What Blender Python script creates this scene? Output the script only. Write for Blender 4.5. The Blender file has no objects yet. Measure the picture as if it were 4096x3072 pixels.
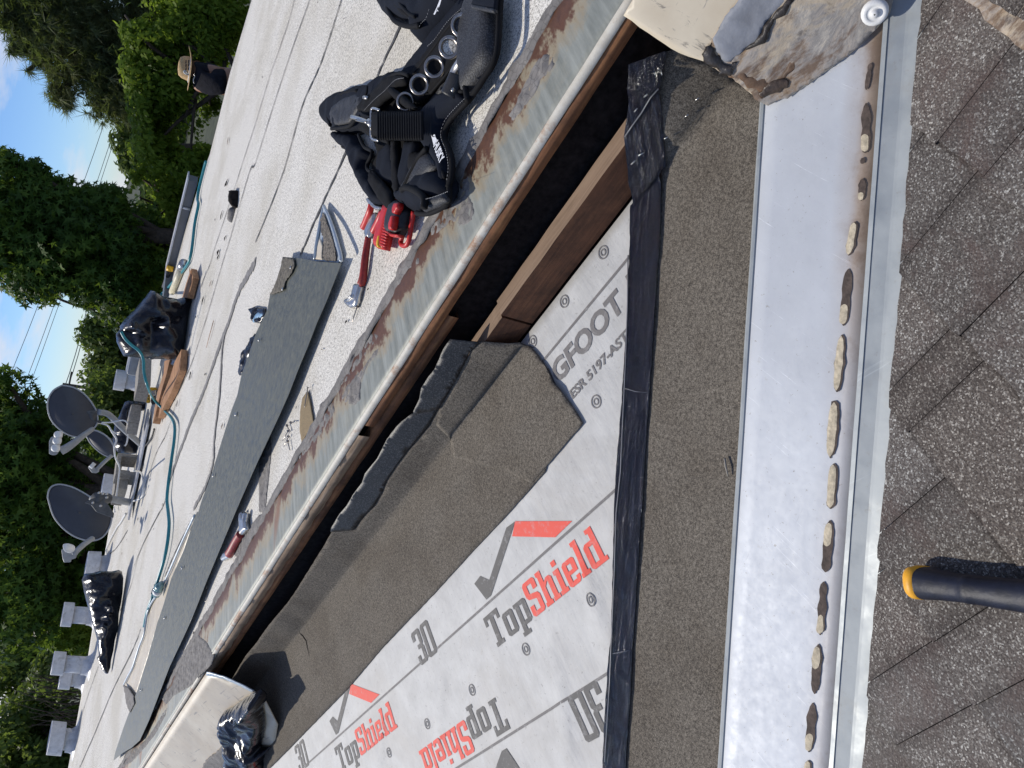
import bpy, bmesh, math, random
import numpy as np
from mathutils import Vector, Matrix, noise
from mathutils.geometry import delaunay_2d_cdt
random.seed(7); RNG = np.random.default_rng(7)
SC = bpy.context.scene; COL = SC.collection
# ------------------------------------------------------------------ camera
F = 2840.0; PITCH = math.radians(31.1); ROLL = math.radians(11.3)
u0 = Vector((0, math.sin(PITCH), math.cos(PITCH))); FW = Vector((0, math.cos(PITCH), -math.sin(PITCH)))
RT = math.cos(ROLL)*Vector((1, 0, 0)) + math.sin(ROLL)*u0
UP = -math.sin(ROLL)*Vector((1, 0, 0)) + math.cos(ROLL)*u0
CAM = Vector((0, 0, .6))
cd = bpy.data.cameras.new('camera'); cam = bpy.data.objects.new('camera', cd); COL.objects.link(cam)
cd.sensor_width = 36; cd.lens = F/4096*36; cd.clip_start = .01; cd.clip_end = 900
R3 = Matrix((-UP, RT, -FW)).transposed()
cam.matrix_world = Matrix.Translation(CAM) @ R3.to_4x4()
SC.camera = cam
# ------------------------------------------------------------------ sky, sun, exposure
SUN_EL = math.radians(44); SHADOW = Vector((.76, -.65, 0)).normalized()      # direction shadows fall on the ground
W = bpy.data.worlds.new('World'); SC.world = W; W.use_nodes = True
wn = W.node_tree.nodes; wl = W.node_tree.links
bg = wn['Background']; sky = wn.new('ShaderNodeTexSky'); sky.sky_type = 'NISHITA'; sky.sun_disc = False
sky.sun_elevation = SUN_EL; sky.sun_rotation = math.atan2(-SHADOW.x, -SHADOW.y)
sky.air_density = 1.0; sky.dust_density = .15; sky.ozone_density = 4.0; sky.altitude = 1200
tc = wn.new('ShaderNodeTexCoord'); mp = wn.new('ShaderNodeMapping'); mp.inputs['Scale'].default_value = (1.3, 1.3, 4.2)
mp.inputs['Location'].default_value = (.35, .1, .2)
cn = wn.new('ShaderNodeTexNoise'); cn.inputs['Scale'].default_value = 3.1; cn.inputs['Detail'].default_value = 7; cn.inputs['Roughness'].default_value = .55
cr = wn.new('ShaderNodeValToRGB'); cr.color_ramp.elements[0].position = .50; cr.color_ramp.elements[1].position = .63
mx = wn.new('ShaderNodeMixRGB'); mx.inputs['Color2'].default_value = (7.2, 7.3, 7.8, 1)
wl.new(tc.outputs['Generated'], mp.inputs['Vector']); wl.new(mp.outputs[0], cn.inputs['Vector'])
wl.new(cn.outputs['Fac'], cr.inputs['Fac']); wl.new(cr.outputs['Color'], mx.inputs['Fac'])
tn = wn.new('ShaderNodeMixRGB'); tn.blend_type = 'MULTIPLY'; tn.inputs['Fac'].default_value = 1; tn.inputs['Color2'].default_value = (.78, .92, 1.17, 1)
wl.new(sky.outputs[0], tn.inputs['Color1']); wl.new(tn.outputs[0], mx.inputs['Color1']); wl.new(mx.outputs[0], bg.inputs['Color']); bg.inputs['Strength'].default_value = .115
sl = bpy.data.lights.new('sun', 'SUN'); so = bpy.data.objects.new('sun', sl); COL.objects.link(so)
sl.energy = 4.0; sl.angle = math.radians(.53); sl.color = (1, .945, .855)
sd = Vector((SHADOW.x*math.cos(SUN_EL), SHADOW.y*math.cos(SUN_EL), -math.sin(SUN_EL)))
so.rotation_euler = sd.to_track_quat('-Z', 'Y').to_euler()
SC.view_settings.view_transform = 'Standard'; SC.view_settings.look = 'None'; SC.view_settings.gamma = 1
SC.view_settings.exposure = -.10
# ------------------------------------------------------------------ geometry of the place
K = 1024/1659
def Z(r, x, y): return ((r-1)//3*1024 + x*K, (r-1) % 3*1024 + y*K)
def ZL(r, pts): return [Z(r, *p) for p in pts]
def ray(x, y): return ((1536-y)*RT - (x-2048)*UP + F*FW).normalized()
def hit(px, n, p0):
    d = ray(*px); return CAM + d*((p0-CAM).dot(n)/d.dot(n))
def hz(px, z=0): return hit(px, Vector((0, 0, 1)), Vector((0, 0, z)))
def at(px, depth): return CAM + ray(*px)*depth
EV = Vector((-.7, .714, 0)).normalized(); MV = Vector((EV.y, -EV.x, 0))       # along the roof edge; inward
SL = math.radians(12.5)
nM = Vector((-math.sin(SL)*MV.x, -math.sin(SL)*MV.y, math.cos(SL))); pM = MV*.99 + Vector((0, 0, -.2)); dM = MV*math.cos(SL) + Vector((0, 0, math.sin(SL)))
A_ = -EV
cantd = (Vector((0, 0, .105)) + MV*.042).normalized(); nC = cantd.cross(EV).normalized()
if nC.dot(MV) > 0: nC = -nC
pC = pM - dM*.012; FOLD = [-.012]
def toM(px):                       # pixel -> (a, b) on the slope, b > 0 folds up the curb
    p = hit(px, nM, pM); q = p-pM; b = q.dot(dM)
    if b <= -.012: return (q.dot(A_), b)
    p = hit(px, nC, pC); q = p-pC; return (q.dot(A_), -.012 + q.dot(cantd))
def fromM(a, b, h=0):
    if b <= FOLD[0]: return pM + A_*a + dM*b + nM*h
    return pC + A_*a + cantd*(b+.012) + nC*h + nM*h*.3
def Mp(px, h=0): return hit(px, nM, pM + nM*h)
V0 = Vector((.26763, .59320, -.28504)); v2 = Vector((-.987, -.028, 0)).normalized()
def mir(q): return 2*q.dot(v2)*v2 - q
nS = mir(nM); nS.z = nM.z; eS = mir(EV); mS = mir(MV); dS = mS*math.cos(SL) + Vector((0, 0, math.sin(SL)))
VV = nM.cross(nS).normalized()
if VV.x > 0: VV = -VV
cM = nM.cross(VV).normalized(); cS = nS.cross(VV).normalized()
if cM.y < 0: cM = -cM
if cS.y > 0: cS = -cS
# ------------------------------------------------------------------ helpers
def tag(o, label=None, cat=None, group=None, kind=None):
    if label: o['label'] = label
    if cat: o['category'] = cat
    if group: o['group'] = group
    if kind: o['kind'] = kind
    return o
def thing(name, label, cat, loc=(0, 0, 0), group=None):
    o = bpy.data.objects.new(name, None); COL.objects.link(o); o.location = loc; o.empty_display_size = .05
    o['_l'] = 1; del o['_l']
    return tag(o, label, cat, group)
def obj(name, V, Fc, m, parent=None, smooth=False, uv=None, solid=0, off=-1, sub=0, col=None, bevel=0):
    me = bpy.data.meshes.new(name); me.from_pydata([tuple(v) for v in V], [], [tuple(f) for f in Fc]); me.update()
    if smooth: me.polygons.foreach_set('use_smooth', [True]*len(me.polygons))
    if uv is not None:
        L = me.uv_layers.new(name='UVMap'); idx = np.zeros(len(me.loops), dtype=int); me.loops.foreach_get('vertex_index', idx)
        L.data.foreach_set('uv', np.array(uv, dtype=float)[idx].ravel())
    if col is not None:
        c = me.color_attributes.new('Col', 'FLOAT_COLOR', 'POINT'); a = np.ones((len(me.vertices), 4)); a[:, :3] = np.array(col)
        c.data.foreach_set('color', a.ravel())
    me.materials.append(m)
    o = bpy.data.objects.new(name, me); COL.objects.link(o)
    if solid:
        s = o.modifiers.new('s', 'SOLIDIFY'); s.thickness = solid; s.offset = off
    if bevel:
        s = o.modifiers.new('b', 'BEVEL'); s.width = bevel; s.segments = 2; s.limit_method = 'ANGLE'
    if sub:
        s = o.modifiers.new('u', 'SUBSURF'); s.levels = sub; s.render_levels = sub
    if parent is not None:
        o.parent = parent
        if tuple(parent.location) != (0, 0, 0): o.matrix_parent_inverse = Matrix.Translation(-parent.location)
    return o
def resample(poly, sp, jit=0):
    out = []
    n = len(poly)
    for i in range(n):
        a = Vector(poly[i]); b = Vector(poly[(i+1) % n]); k = max(1, int((b-a).length/sp))
        for j in range(k):
            p = a.lerp(b, j/k)
            if jit and j: p = p + Vector((random.uniform(-jit, jit), random.uniform(-jit, jit)))
            out.append(p)
    return out
def inside(x, y, P):
    c = False; n = len(P); j = n-1
    for i in range(n):
        if (P[i][1] > y) != (P[j][1] > y) and x < (P[j][0]-P[i][0])*(y-P[i][1])/(P[j][1]-P[i][1]+1e-12)+P[i][0]: c = not c
        j = i
    return c
def fill(poly, sp, jit=0):
    P = resample(poly, sp, jit); B = [tuple(p) for p in P]
    xs = [p[0] for p in B]; ys = [p[1] for p in B]; pts = [Vector(p) for p in B]
    A = np.array(B); gx = np.arange(min(xs), max(xs), sp); gy = np.arange(min(ys), max(ys), sp*.87)
    for r_, yy in enumerate(gy):
        for xx in gx + (sp/2 if r_ % 2 else 0):
            if inside(xx, yy, B) and np.min((A[:, 0]-xx)**2+(A[:, 1]-yy)**2) > (sp*.45)**2: pts.append(Vector((xx, yy)))
    n = len(B)
    V, E_, Fc, *_ = delaunay_2d_cdt(pts, [(i, (i+1) % n) for i in range(n)], [], 1, 1e-7)
    V = [Vector(v) for v in V]; out = []
    for f in Fc:
        a, b, c = [V[i] for i in f[:3]]
        out.append(f if (b-a).cross(c-a) > 0 else tuple(reversed(f)))
    return V, out, A
def bdist(V, A):                                                # distance of every vertex to the outline
    B = np.roll(A, -1, 0); D = B-A; L2 = (D**2).sum(1)+1e-12; out = []
    for v in V:
        w = np.array(v)-A; t = np.clip((w*D).sum(1)/L2, 0, 1); q = w-D*t[:, None]; out.append(math.sqrt((q**2).sum(1).min()))
    return out
def nz(x, y, z=0, s=1): return noise.noise(Vector((x*s, y*s, z)))
def msheet(name, pxs, m, h=0, sp=.02, hf=None, thick=.003, parent=None, jit=0, ab=None, smooth=True):
    poly = ab if ab else [toM(p) for p in pxs]
    V, Fc, A = fill(poly, sp, jit); P = [fromM(v.x, v.y, h + (hf(v.x, v.y) if hf else 0)) for v in V]
    return obj(name, P, Fc, m, parent, smooth, [(v.x, v.y) for v in V], solid=thick)
def zsheet(name, pxs, m, z=0, sp=.05, hf=None, thick=.003, parent=None, jit=0, smooth=True, xy=None):
    poly = xy if xy else [hz(p, z)[:2] for p in pxs]
    V, Fc, A = fill(poly, sp, jit); P = [(v.x, v.y, z + (hf(v.x, v.y) if hf else 0)) for v in V]
    return obj(name, P, Fc, m, parent, smooth, [(v.x, v.y) for v in V], solid=thick)
def pad(name, pxs, m, z=0, hgt=.02, rad=.02, parent=None, sp=.008, bump=.0, bs=30, edge=.006, jit=0):
    """soft body: the outline lies at z, the middle swells by hgt; closed underneath"""
    poly = [hz(p, z)[:2] for p in pxs]; V, Fc, A = fill(poly, sp, jit); D = bdist(V, A); P = []
    for v, d in zip(V, D):
        t = min(1, d/rad); k = math.sqrt(max(0, 1-(1-t)**2))
        P.append((v.x, v.y, z + edge + hgt*k + bump*k*nz(v.x, v.y, z*9, bs)))
    n = len(P); T = P + [(v.x, v.y, max(.001, z-.006)) for v in V]; G = list(Fc) + [tuple(i+n for i in reversed(f)) for f in Fc]
    cnt = {}
    for f in Fc:
        for i in range(3):
            a, b = f[i], f[(i+1) % 3]; cnt[(a, b)] = 1
    for (a, b) in cnt:
        if (b, a) not in cnt: G.append((b, a, a+n, b+n))
    return obj(name, T, G, m, parent, True, [(v.x, v.y) for v in V]*2)
def tube(name, pts, r, m, parent=None, seg=10, cap=True, smooth=True):
    pts = [Vector(p) for p in pts]; n = len(pts); R = r if isinstance(r, (list, tuple)) else [r]*n
    V = []; Fc = []; prev = None
    for i, p in enumerate(pts):
        t = (pts[min(n-1, i+1)]-pts[max(0, i-1)]).normalized()
        if prev is None: a = t.orthogonal().normalized()
        else: a = (prev - t*prev.dot(t)).normalized()
        prev = a; b = t.cross(a)
        for k in range(seg):
            th = 2*math.pi*k/seg; V.append(p + (a*math.cos(th)+b*math.sin(th))*R[i])
    for i in range(n-1):
        for k in range(seg):
            k2 = (k+1) % seg; Fc.append((i*seg+k, i*seg+k2, (i+1)*seg+k2, (i+1)*seg+k))
    if cap: Fc += [tuple(reversed(range(seg))), tuple((n-1)*seg+k for k in range(seg))]
    return obj(name, V, Fc, m, parent, smooth)
def smoothpath(pts, k=6):
    P = [Vector(p) for p in pts]; out = []
    for i in range(len(P)-1):
        a = P[max(0, i-1)]; b = P[i]; c = P[i+1]; d = P[min(len(P)-1, i+2)]
        for j in range(k):
            t = j/k; out.append(.5*((2*b)+(c-a)*t+(2*a-5*b+4*c-d)*t*t+(3*b-a-3*c+d)*t**3))
    out.append(P[-1]); return out
def ribbon(name, pts, w, m, parent=None, nrm=Vector((0, 0, 1)), thick=.002, jag=0):
    pts = [Vector(p) for p in pts]; V = []; Fc = []; uv = []; L = 0
    for i, p in enumerate(pts):
        t = (pts[min(len(pts)-1, i+1)]-pts[max(0, i-1)]).normalized(); s = t.cross(nrm).normalized()
        ww = (w[i] if isinstance(w, (list, tuple)) else w)
        V += [p-s*ww/2*(1+random.uniform(-jag, jag)), p+s*ww/2*(1+random.uniform(-jag, jag))]; uv += [(L, 0), (L, ww)]
        if i < len(pts)-1: L += (pts[i+1]-p).length; Fc.append((2*i, 2*i+1, 2*i+3, 2*i+2))
    return obj(name, V, Fc, m, parent, True, uv, solid=thick, off=1)
def box(name, c, ax, ay, az, m, parent=None, bevel=.003, jitter=0):
    c = Vector(c); V = [c+ax*i+ay*j+az*k for k in (0, 1) for j in (-1, 1) for i in (-1, 1)]
    if jitter: V = [v+Vector([random.uniform(-jitter, jitter) for _ in range(3)]) for v in V]
    Fc = [(0, 2, 3, 1), (4, 5, 7, 6), (0, 1, 5, 4), (2, 6, 7, 3), (0, 4, 6, 2), (1, 3, 7, 5)]
    return obj(name, V, Fc, m, parent, bevel=bevel)
def join_cdt(faces, sp=None):                                   # union of overlapping 2D polygons
    pts = []; fs = []; bnd = []
    for f in faces:
        if sum(f[i][0]*f[(i+1) % len(f)][1]-f[(i+1) % len(f)][0]*f[i][1] for i in range(len(f))) < 0: f = list(reversed(f))
        fs.append(list(range(len(pts), len(pts)+len(f)))); pts += [Vector(p) for p in f]
    V, E_, Fc, ov, oe, of_ = delaunay_2d_cdt(pts, [], fs, 1, 1e-6)
    Fc = [f for f, q in zip(Fc, of_) if len(q)]; V = [Vector(v) for v in V]; out = []
    for f in Fc:
        a, b, c = [V[i] for i in f[:3]]; out.append(f if (b-a).cross(c-a) > 0 else tuple(reversed(f)))
    return V, out
# ------------------------------------------------------------------ materials
class NT:
    def __init__(s, name):
        s.m = bpy.data.materials.new(name); s.m.use_nodes = True; s.t = s.m.node_tree; s.n = s.t.nodes; s.l = s.t.links
        s.b = s.n['Principled BSDF']; s.tc = s.n.new('ShaderNodeTexCoord')
    def set(s, k, v):
        s.link(v, s.b.inputs[k]) if hasattr(v, 'links') or hasattr(v, 'is_output') else setattr(s.b.inputs[k], 'default_value', v)
    def link(s, a, b): s.l.new(a, b)
    def mapping(s, scale, uv=False, loc=(0, 0, 0), rot=(0, 0, 0)):
        if any(rot):
            q0 = s.n.new('ShaderNodeMapping'); q0.inputs['Rotation'].default_value = rot; s.link(s.tc.outputs['UV' if uv else 'Object'], q0.inputs['Vector'])
            q = s.n.new('ShaderNodeMapping'); q.inputs['Scale'].default_value = scale; s.link(q0.outputs[0], q.inputs['Vector']); return q.outputs[0]
        q = s.n.new('ShaderNodeMapping'); q.inputs['Scale'].default_value = scale; q.inputs['Location'].default_value = loc; q.inputs['Rotation'].default_value = rot
        s.link(s.tc.outputs['UV' if uv else 'Object'], q.inputs['Vector']); return q.outputs[0]
    def noise(s, scale, detail=3, rough=.5, vec=None, dist=0):
        q = s.n.new('ShaderNodeTexNoise'); q.inputs['Scale'].default_value = scale; q.inputs['Detail'].default_value = detail
        q.inputs['Roughness'].default_value = rough; q.inputs['Distortion'].default_value = dist
        s.link(vec if vec is not None else s.tc.outputs['Object'], q.inputs['Vector']); return q.outputs['Fac']
    def voro(s, scale, vec=None, feat='F1', out='Distance'):
        q = s.n.new('ShaderNodeTexVoronoi'); q.inputs['Scale'].default_value = scale; q.feature = feat
        s.link(vec if vec is not None else s.tc.outputs['Object'], q.inputs['Vector']); return q.outputs[out]
    def ramp(s, fac, els, interp='LINEAR'):
        q = s.n.new('ShaderNodeValToRGB'); q.color_ramp.interpolation = interp
        while len(q.color_ramp.elements) < len(els): q.color_ramp.elements.new(.5)
        for e, (p, c) in zip(q.color_ramp.elements, els):
            e.position = p; e.color = tuple(c)+(1,) if hasattr(c, '__len__') else (c, c, c, 1)
        s.link(fac, q.inputs['Fac']); return q.outputs['Color']
    def mix(s, fac, a, b, mode='MIX'):
        q = s.n.new('ShaderNodeMixRGB'); q.blend_type = mode
        for v, k in ((fac, 'Fac'), (a, 'Color1'), (b, 'Color2')):
            if hasattr(v, 'is_output'): s.link(v, q.inputs[k])
            elif k == 'Fac': q.inputs[k].default_value = v
            else: q.inputs[k].default_value = tuple(v)+(1,)
        return q.outputs[0]
    def math(s, op, a, b=0, c=None):
        q = s.n.new('ShaderNodeMath'); q.operation = op
        for i, v in enumerate((a, b, c)):
            if v is None: continue
            if hasattr(v, 'is_output'): s.link(v, q.inputs[i])
            else: q.inputs[i].default_value = v
        return q.outputs[0]
    def uv(s, i):
        q = s.n.new('ShaderNodeSeparateXYZ'); s.link(s.tc.outputs['UV'], q.inputs[0]); return q.outputs[i]
    def bump(s, hsock, strength=.3, dist=.002, prev=None):
        q = s.n.new('ShaderNodeBump'); q.inputs['Strength'].default_value = strength; q.inputs['Distance'].default_value = dist
        s.link(hsock, q.inputs['Height'])
        if prev is not None: s.link(prev, q.inputs['Normal'])
        s.link(q.outputs[0], s.b.inputs['Normal']); return q.outputs[0]
    def col(s, c): s.link(c, s.b.inputs['Base Color']) if hasattr(c, 'is_output') else setattr(s.b.inputs['Base Color'], 'default_value', tuple(c)+(1,))
def simple(name, c, rough=.6, metal=0, var=.25, scale=40, bump=.2, bd=.001, spec=.5, coat=0):
    t = NT(name); n = t.noise(scale, 5, .6)
    t.col(t.ramp(n, [(.3, tuple(x*(1-var) for x in c)), (.7, tuple(min(1, x*(1+var)) for x in c))]))
    t.b.inputs['Roughness'].default_value = rough; t.b.inputs['Metallic'].default_value = metal; t.b.inputs['Specular IOR Level'].default_value = spec
    t.b.inputs['Coat Weight'].default_value = coat
    if bump: t.bump(n, bump, bd)
    return t.m
def granules(name, dark, mid, light, scale=420, blotch=None, bscale=5, bamt=.5, bump=.5, dirt=None, rough=.9, p=(.40, .5, .60)):
    t = NT(name); n = t.noise(scale, 2, .6); n2 = t.noise(scale*.37, 2, .5)
    c = t.ramp(t.math('MULTIPLY_ADD', n2, .35, t.math('MULTIPLY', n, .65)), [(p[0], dark), (p[1], mid), (p[2], light)])
    big = t.noise(bscale, 5, .6)
    if blotch: c = t.mix(t.math('MULTIPLY', t.ramp(big, [(.45, 0), (.62, 1)]), bamt), c, blotch, 'MULTIPLY')
    if dirt: c = t.mix(t.ramp(t.noise(bscale*2.7, 6, .7, dist=.6), [(.56, 0), (.68, .8)]), c, dirt)
    t.col(c); t.b.inputs['Roughness'].default_value = rough; t.b.inputs['Specular IOR Level'].default_value = .25
    t.bump(n, bump, .002); return t.m
Mt = {}
Mt['roof'] = granules('white_granules', (.17, .16, .145), (.60, .57, .51), (.84, .81, .74), 330, (.80, .78, .73), 1.6, .7, .35, p=(.36, .47, .56))
Mt['cap'] = granules('brown_granules', (.05, .043, .035), (.135, .117, .094), (.26, .23, .185), 520, (.74, .71, .68), 6, .6, .35, p=(.36, .5, .66))
def shingle_mat():
    t = NT('shingle_granules'); vec = t.mapping((1, 1, 1)); v = t.voro(560, out='Color'); n = t.noise(520, 2)
    sep = t.n.new('ShaderNodeSeparateColor'); t.link(v, sep.inputs[0])
    c = t.ramp(sep.outputs[0], [(0, (.055, .045, .038)), (.5, (.098, .084, .074)), (.8, (.145, .13, .115)), (.93, (.26, .245, .22)), (1, (.40, .385, .35))])
    at_ = t.n.new('ShaderNodeVertexColor'); at_.layer_name = 'Col'
    c = t.mix(.92, c, at_.outputs[0], 'MULTIPLY')
    c = t.mix(t.ramp(t.noise(9, 6, .7, dist=.5), [(.5, 0), (.68, .75)]), c, (.085, .058, .050))
    c = t.mix(t.ramp(t.noise(2.2, 3, .5), [(.45, 0), (.7, .35)]), c, (.30, .28, .25))
    t.col(c); t.b.inputs['Roughness'].default_value = .92; t.bump(t.voro(330), .7, .002); return t.m
Mt['shingle'] = shingle_mat()
def white_under():
    t = NT('underlayment_fabric'); n = t.noise(14, 6, .65); c = t.ramp(n, [(.3, (.41, .405, .39)), (.7, (.54, .535, .515))])
    c = t.mix(t.ramp(t.noise(120, 3, .7), [(.63, 0), (.72, .7)]), c, (.20, .19, .18))
    c = t.mix(t.ramp(t.noise(1, 7, .8, vec=t.mapping((50, 8, 1), uv=True, rot=(0, 0, .5))), [(.62, 0), (.7, .35)]), c, (.30, .29, .28))
    c = t.mix(t.ramp(t.noise(3.2, 6, .7, dist=.8), [(.5, 0), (.7, .45)]), c, (.38, .35, .31))
    t.col(c); t.b.inputs['Roughness'].default_value = .62; w_ = t.noise(22, 5, .6, vec=t.mapping((1, .25, 1), uv=True)); b = t.bump(w_, .35, .008)
    t.bump(t.noise(900, 2), .15, .0006, b); return t.m
Mt['under'] = white_under()
def ink(name, c):
    t = NT(name); t.col(t.mix(t.ramp(t.noise(60, 5, .75), [(.52, 0), (.75, .55)]), c, (.45, .44, .43))); t.b.inputs['Roughness'].default_value = .7; return t.m
Mt['ink'] = ink('grey_print', (.10, .095, .09)); Mt['redink'] = ink('red_print', (.78, .085, .055)); Mt['inkline'] = ink('grey_line_print', (.16, .15, .145))
def filmmat():
    t = NT('black_adhesive_film'); t.col((.006, .007, .018)); t.b.inputs['Roughness'].default_value = .13; t.b.inputs['Specular IOR Level'].default_value = .75
    n = t.noise(1, 5, .7, vec=t.mapping((13, 85, 1), uv=True, rot=(0, 0, math.radians(-47))), dist=1.8); b = t.bump(n, 1, .012)
    t.bump(t.noise(9, 3, .6), .6, .012, b); return t.m
Mt['film'] = filmmat()
def filmrough():
    t = NT('wrinkled_black_film'); t.col(t.ramp(t.noise(260, 3, .7), [(.5, (.010, .0095, .010)), (.74, (.10, .10, .10))])); t.b.inputs['Roughness'].default_value = .45
    t.bump(t.noise(200, 4, .7, dist=1.0), .4, .002); return t.m
Mt['filmr'] = filmrough()
def valley():
    t = NT('galvanized_valley'); n = t.noise(5, 6, .6); c = t.ramp(n, [(.3, (.44, .46, .49)), (.7, (.54, .565, .60))])
    c = t.mix(t.ramp(t.noise(45, 6, .75), [(.62, 0), (.72, .5)]), c, (.36, .35, .33))
    c = t.mix(t.ramp(t.noise(1, 5, .8, vec=t.mapping((6, 260, 1), uv=True, rot=(0, 0, 1.0))), [(.62, 0), (.68, .6)]), c, (.85, .87, .9)); c = t.mix(t.ramp(t.noise(1, 5, .8, vec=t.mapping((9, 190, 1), uv=True, rot=(0, 0, -.35))), [(.65, 0), (.70, .5)]), c, (.34, .35, .36)); c = t.mix(t.ramp(t.noise(150, 3, .8), [(.66, 0), (.7, .7)]), c, (.25, .23, .20))
    vv = t.uv(1); nn = t.noise(3.5, 5, .6, vec=t.mapping((1, .5, 1), uv=True)); 
    near = t.math('ADD', vv, t.math('MULTIPLY', t.math('SUBTRACT', nn, .5), .03))
    band = t.ramp(near, [(0, 1), (.022, .9), (.034, .35), (.06, 0)])                  # old sealant stain beside the centre rib
    fade = t.ramp(t.uv(0), [(0, 1), (.72, .95), (.92, .4), (1, .3)])
    c = t.mix(t.math('MULTIPLY', band, fade), c, (.30, .215, .145))
    c = t.mix(t.math('MULTIPLY', t.ramp(t.noise(20, 5, .7), [(.5, 0), (.65, .7)]), t.math('MULTIPLY', band, fade)), c, (.17, .11, .07))
    t.col(c); t.b.inputs['Metallic'].default_value = .12
    t.link(t.ramp(t.noise(60, 5, .7), [(.3, .5), (.7, .68)]), t.b.inputs['Roughness']); t.bump(t.noise(9, 4, .6), .15, .01); return t.m
Mt['valley'] = valley()
def galv(name, a, b, scale=30, metal=.35, rough=.5, streak=True, dirtc=(.30, .28, .24), dm=.5):
    t = NT(name); n = t.noise(scale, 6, .65); c = t.ramp(n, [(.3, a), (.7, b)]); c = t.mix(t.ramp(t.noise(scale*.4, 6, .75), [(.55, 0), (.75, dm)]), c, dirtc)
    c = t.mix(t.ramp(t.noise(scale*3.5, 5, .8), [(.6, 0), (.7, dm*.8)]), c, tuple(x*.8 for x in dirtc)); c = t.mix(t.ramp(t.noise(1, 5, .7, vec=t.mapping((4, 70, 4), rot=(0, 0, .9))), [(.64, 0), (.74, .3)]), c, tuple(min(1, x*1.8) for x in b))
    t.col(c); t.b.inputs['Metallic'].default_value = metal; t.link(t.ramp(n, [(.3, rough-.12), (.7, rough+.15)]), t.b.inputs['Roughness']); t.bump(t.noise(scale*.5, 4, .6), .25, .005); return t.m
Mt['rib'] = galv('zinc_rib', (.29, .315, .325), (.37, .395, .40), 18, .2, .5)
def edge_mat():
    t = NT('rusty_edge_metal'); u = t.uv(0); v = t.uv(1)                                # v: 0 at the lip .. 1 at the roofing
    s = t.noise(1, 5, .6, vec=t.mapping((55, 1.2, 1), uv=True)); c = t.ramp(s, [(.3, (.17, .18, .155)), (.7, (.34, .35, .31))])
    c = t.mix(t.ramp(t.noise(1, 5, .7, vec=t.mapping((9, 2, 1), uv=True)), [(.5, 0), (.75, .55)]), c, (.40, .365, .27))
    e1 = t.noise(1, 6, .65, vec=t.mapping((11, 1.5, 1), uv=True)); e2 = t.noise(1, 4, .6, vec=t.mapping((60, 3, 1), uv=True))
    lim = t.math('ADD', v, t.math('MULTIPLY_ADD', e1, 1.5, t.math('MULTIPLY', e2, .3)))
    q = t.math('SUBTRACT', lim, 1.05)
    c = t.mix(t.ramp(q, [(.26, 0), (.50, .65)]), c, (.36, .27, .15))
    c = t.mix(t.ramp(q, [(.50, 0), (.60, 1)]), c, (.125, .052, .024))
    c = t.mix(t.math('MULTIPLY', t.ramp(q, [(.54, 0), (.66, 1)]), t.ramp(t.noise(90, 4, .7), [(.45, 0), (.6, .6)])), c, (.08, .035, .02))
    c = t.mix(t.ramp(t.noise(1, 2, .5, vec=t.mapping((4.3, .35, 1), uv=True)), [(.66, 0), (.70, .8)]), c, (.22, .10, .05))
    t.col(c); t.b.inputs['Roughness'].default_value = .55; t.b.inputs['Metallic'].default_value = .1; t.bump(t.noise(60, 5, .7), .25, .003); return t.m
Mt['edge'] = edge_mat()
def lipmat():
    t = NT('weathered_white_lip'); c = t.ramp(t.noise(30, 5, .7), [(.3, (.52, .47, .38)), (.6, (.66, .62, .53))])
    c = t.mix(t.ramp(t.noise(7, 6, .75), [(.53, 0), (.64, .9)]), c, (.34, .17, .08)); t.col(c); t.b.inputs['Roughness'].default_value = .6; return t.m
Mt['lip'] = lipmat()
def wood(name, a, b, c3, sc=1, stain=.6, dirv=None, rough=.8):
    t = NT(name); vec = t.mapping((3*sc, 90*sc, 90*sc), rot=(0, 0, 0) if dirv is None else (0, 0, -math.atan2(dirv.y, dirv.x)))
    if dirv is not None:
        q1 = t.n.new('ShaderNodeMapping'); q1.vector_type = 'POINT'; q1.inputs['Rotation'].default_value = (0, 0, -math.atan2(dirv.y, dirv.x)); t.link(t.tc.outputs['Object'], q1.inputs[0])
        q2 = t.n.new('ShaderNodeMapping'); q2.inputs['Scale'].default_value = (3*sc, 60*sc, 60*sc); t.link(q1.outputs[0], q2.inputs[0]); vec = q2.outputs[0]
    n = t.noise(1.6, 6, .6, vec=vec, dist=.6); c = t.ramp(n, [(.28, a), (.5, b), (.72, c3)])
    c = t.mix(t.ramp(t.noise(9, 6, .7), [(.45, 0), (.66, stain)]), c, tuple(x*.35 for x in a)); t.col(c); t.b.inputs['Roughness'].default_value = rough
    t.bump(n, .35, .002); return t.m
Mt['wood_f'] = wood('reddish_fascia_wood', (.14, .055, .022), (.24, .10, .04), (.38, .18, .07), 1, .8, EV)
Mt['wood_g'] = wood('grey_fascia_wood', (.17, .11, .07), (.34, .235, .15), (.48, .36, .25), 1, .5, EV)
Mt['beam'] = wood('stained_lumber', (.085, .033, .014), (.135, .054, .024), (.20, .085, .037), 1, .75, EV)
Mt['beamtop'] = wood('pale_lumber_top', (.19, .125, .08), (.26, .175, .115), (.32, .225, .155), 1, .15, EV)  # top faces of the lumber, paler and greyer than its sides
Mt['felt'] = simple('black_felt_paper', (.015, .0115, .0105), .9, 0, .6, 60, .6, .002, .12)
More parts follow.
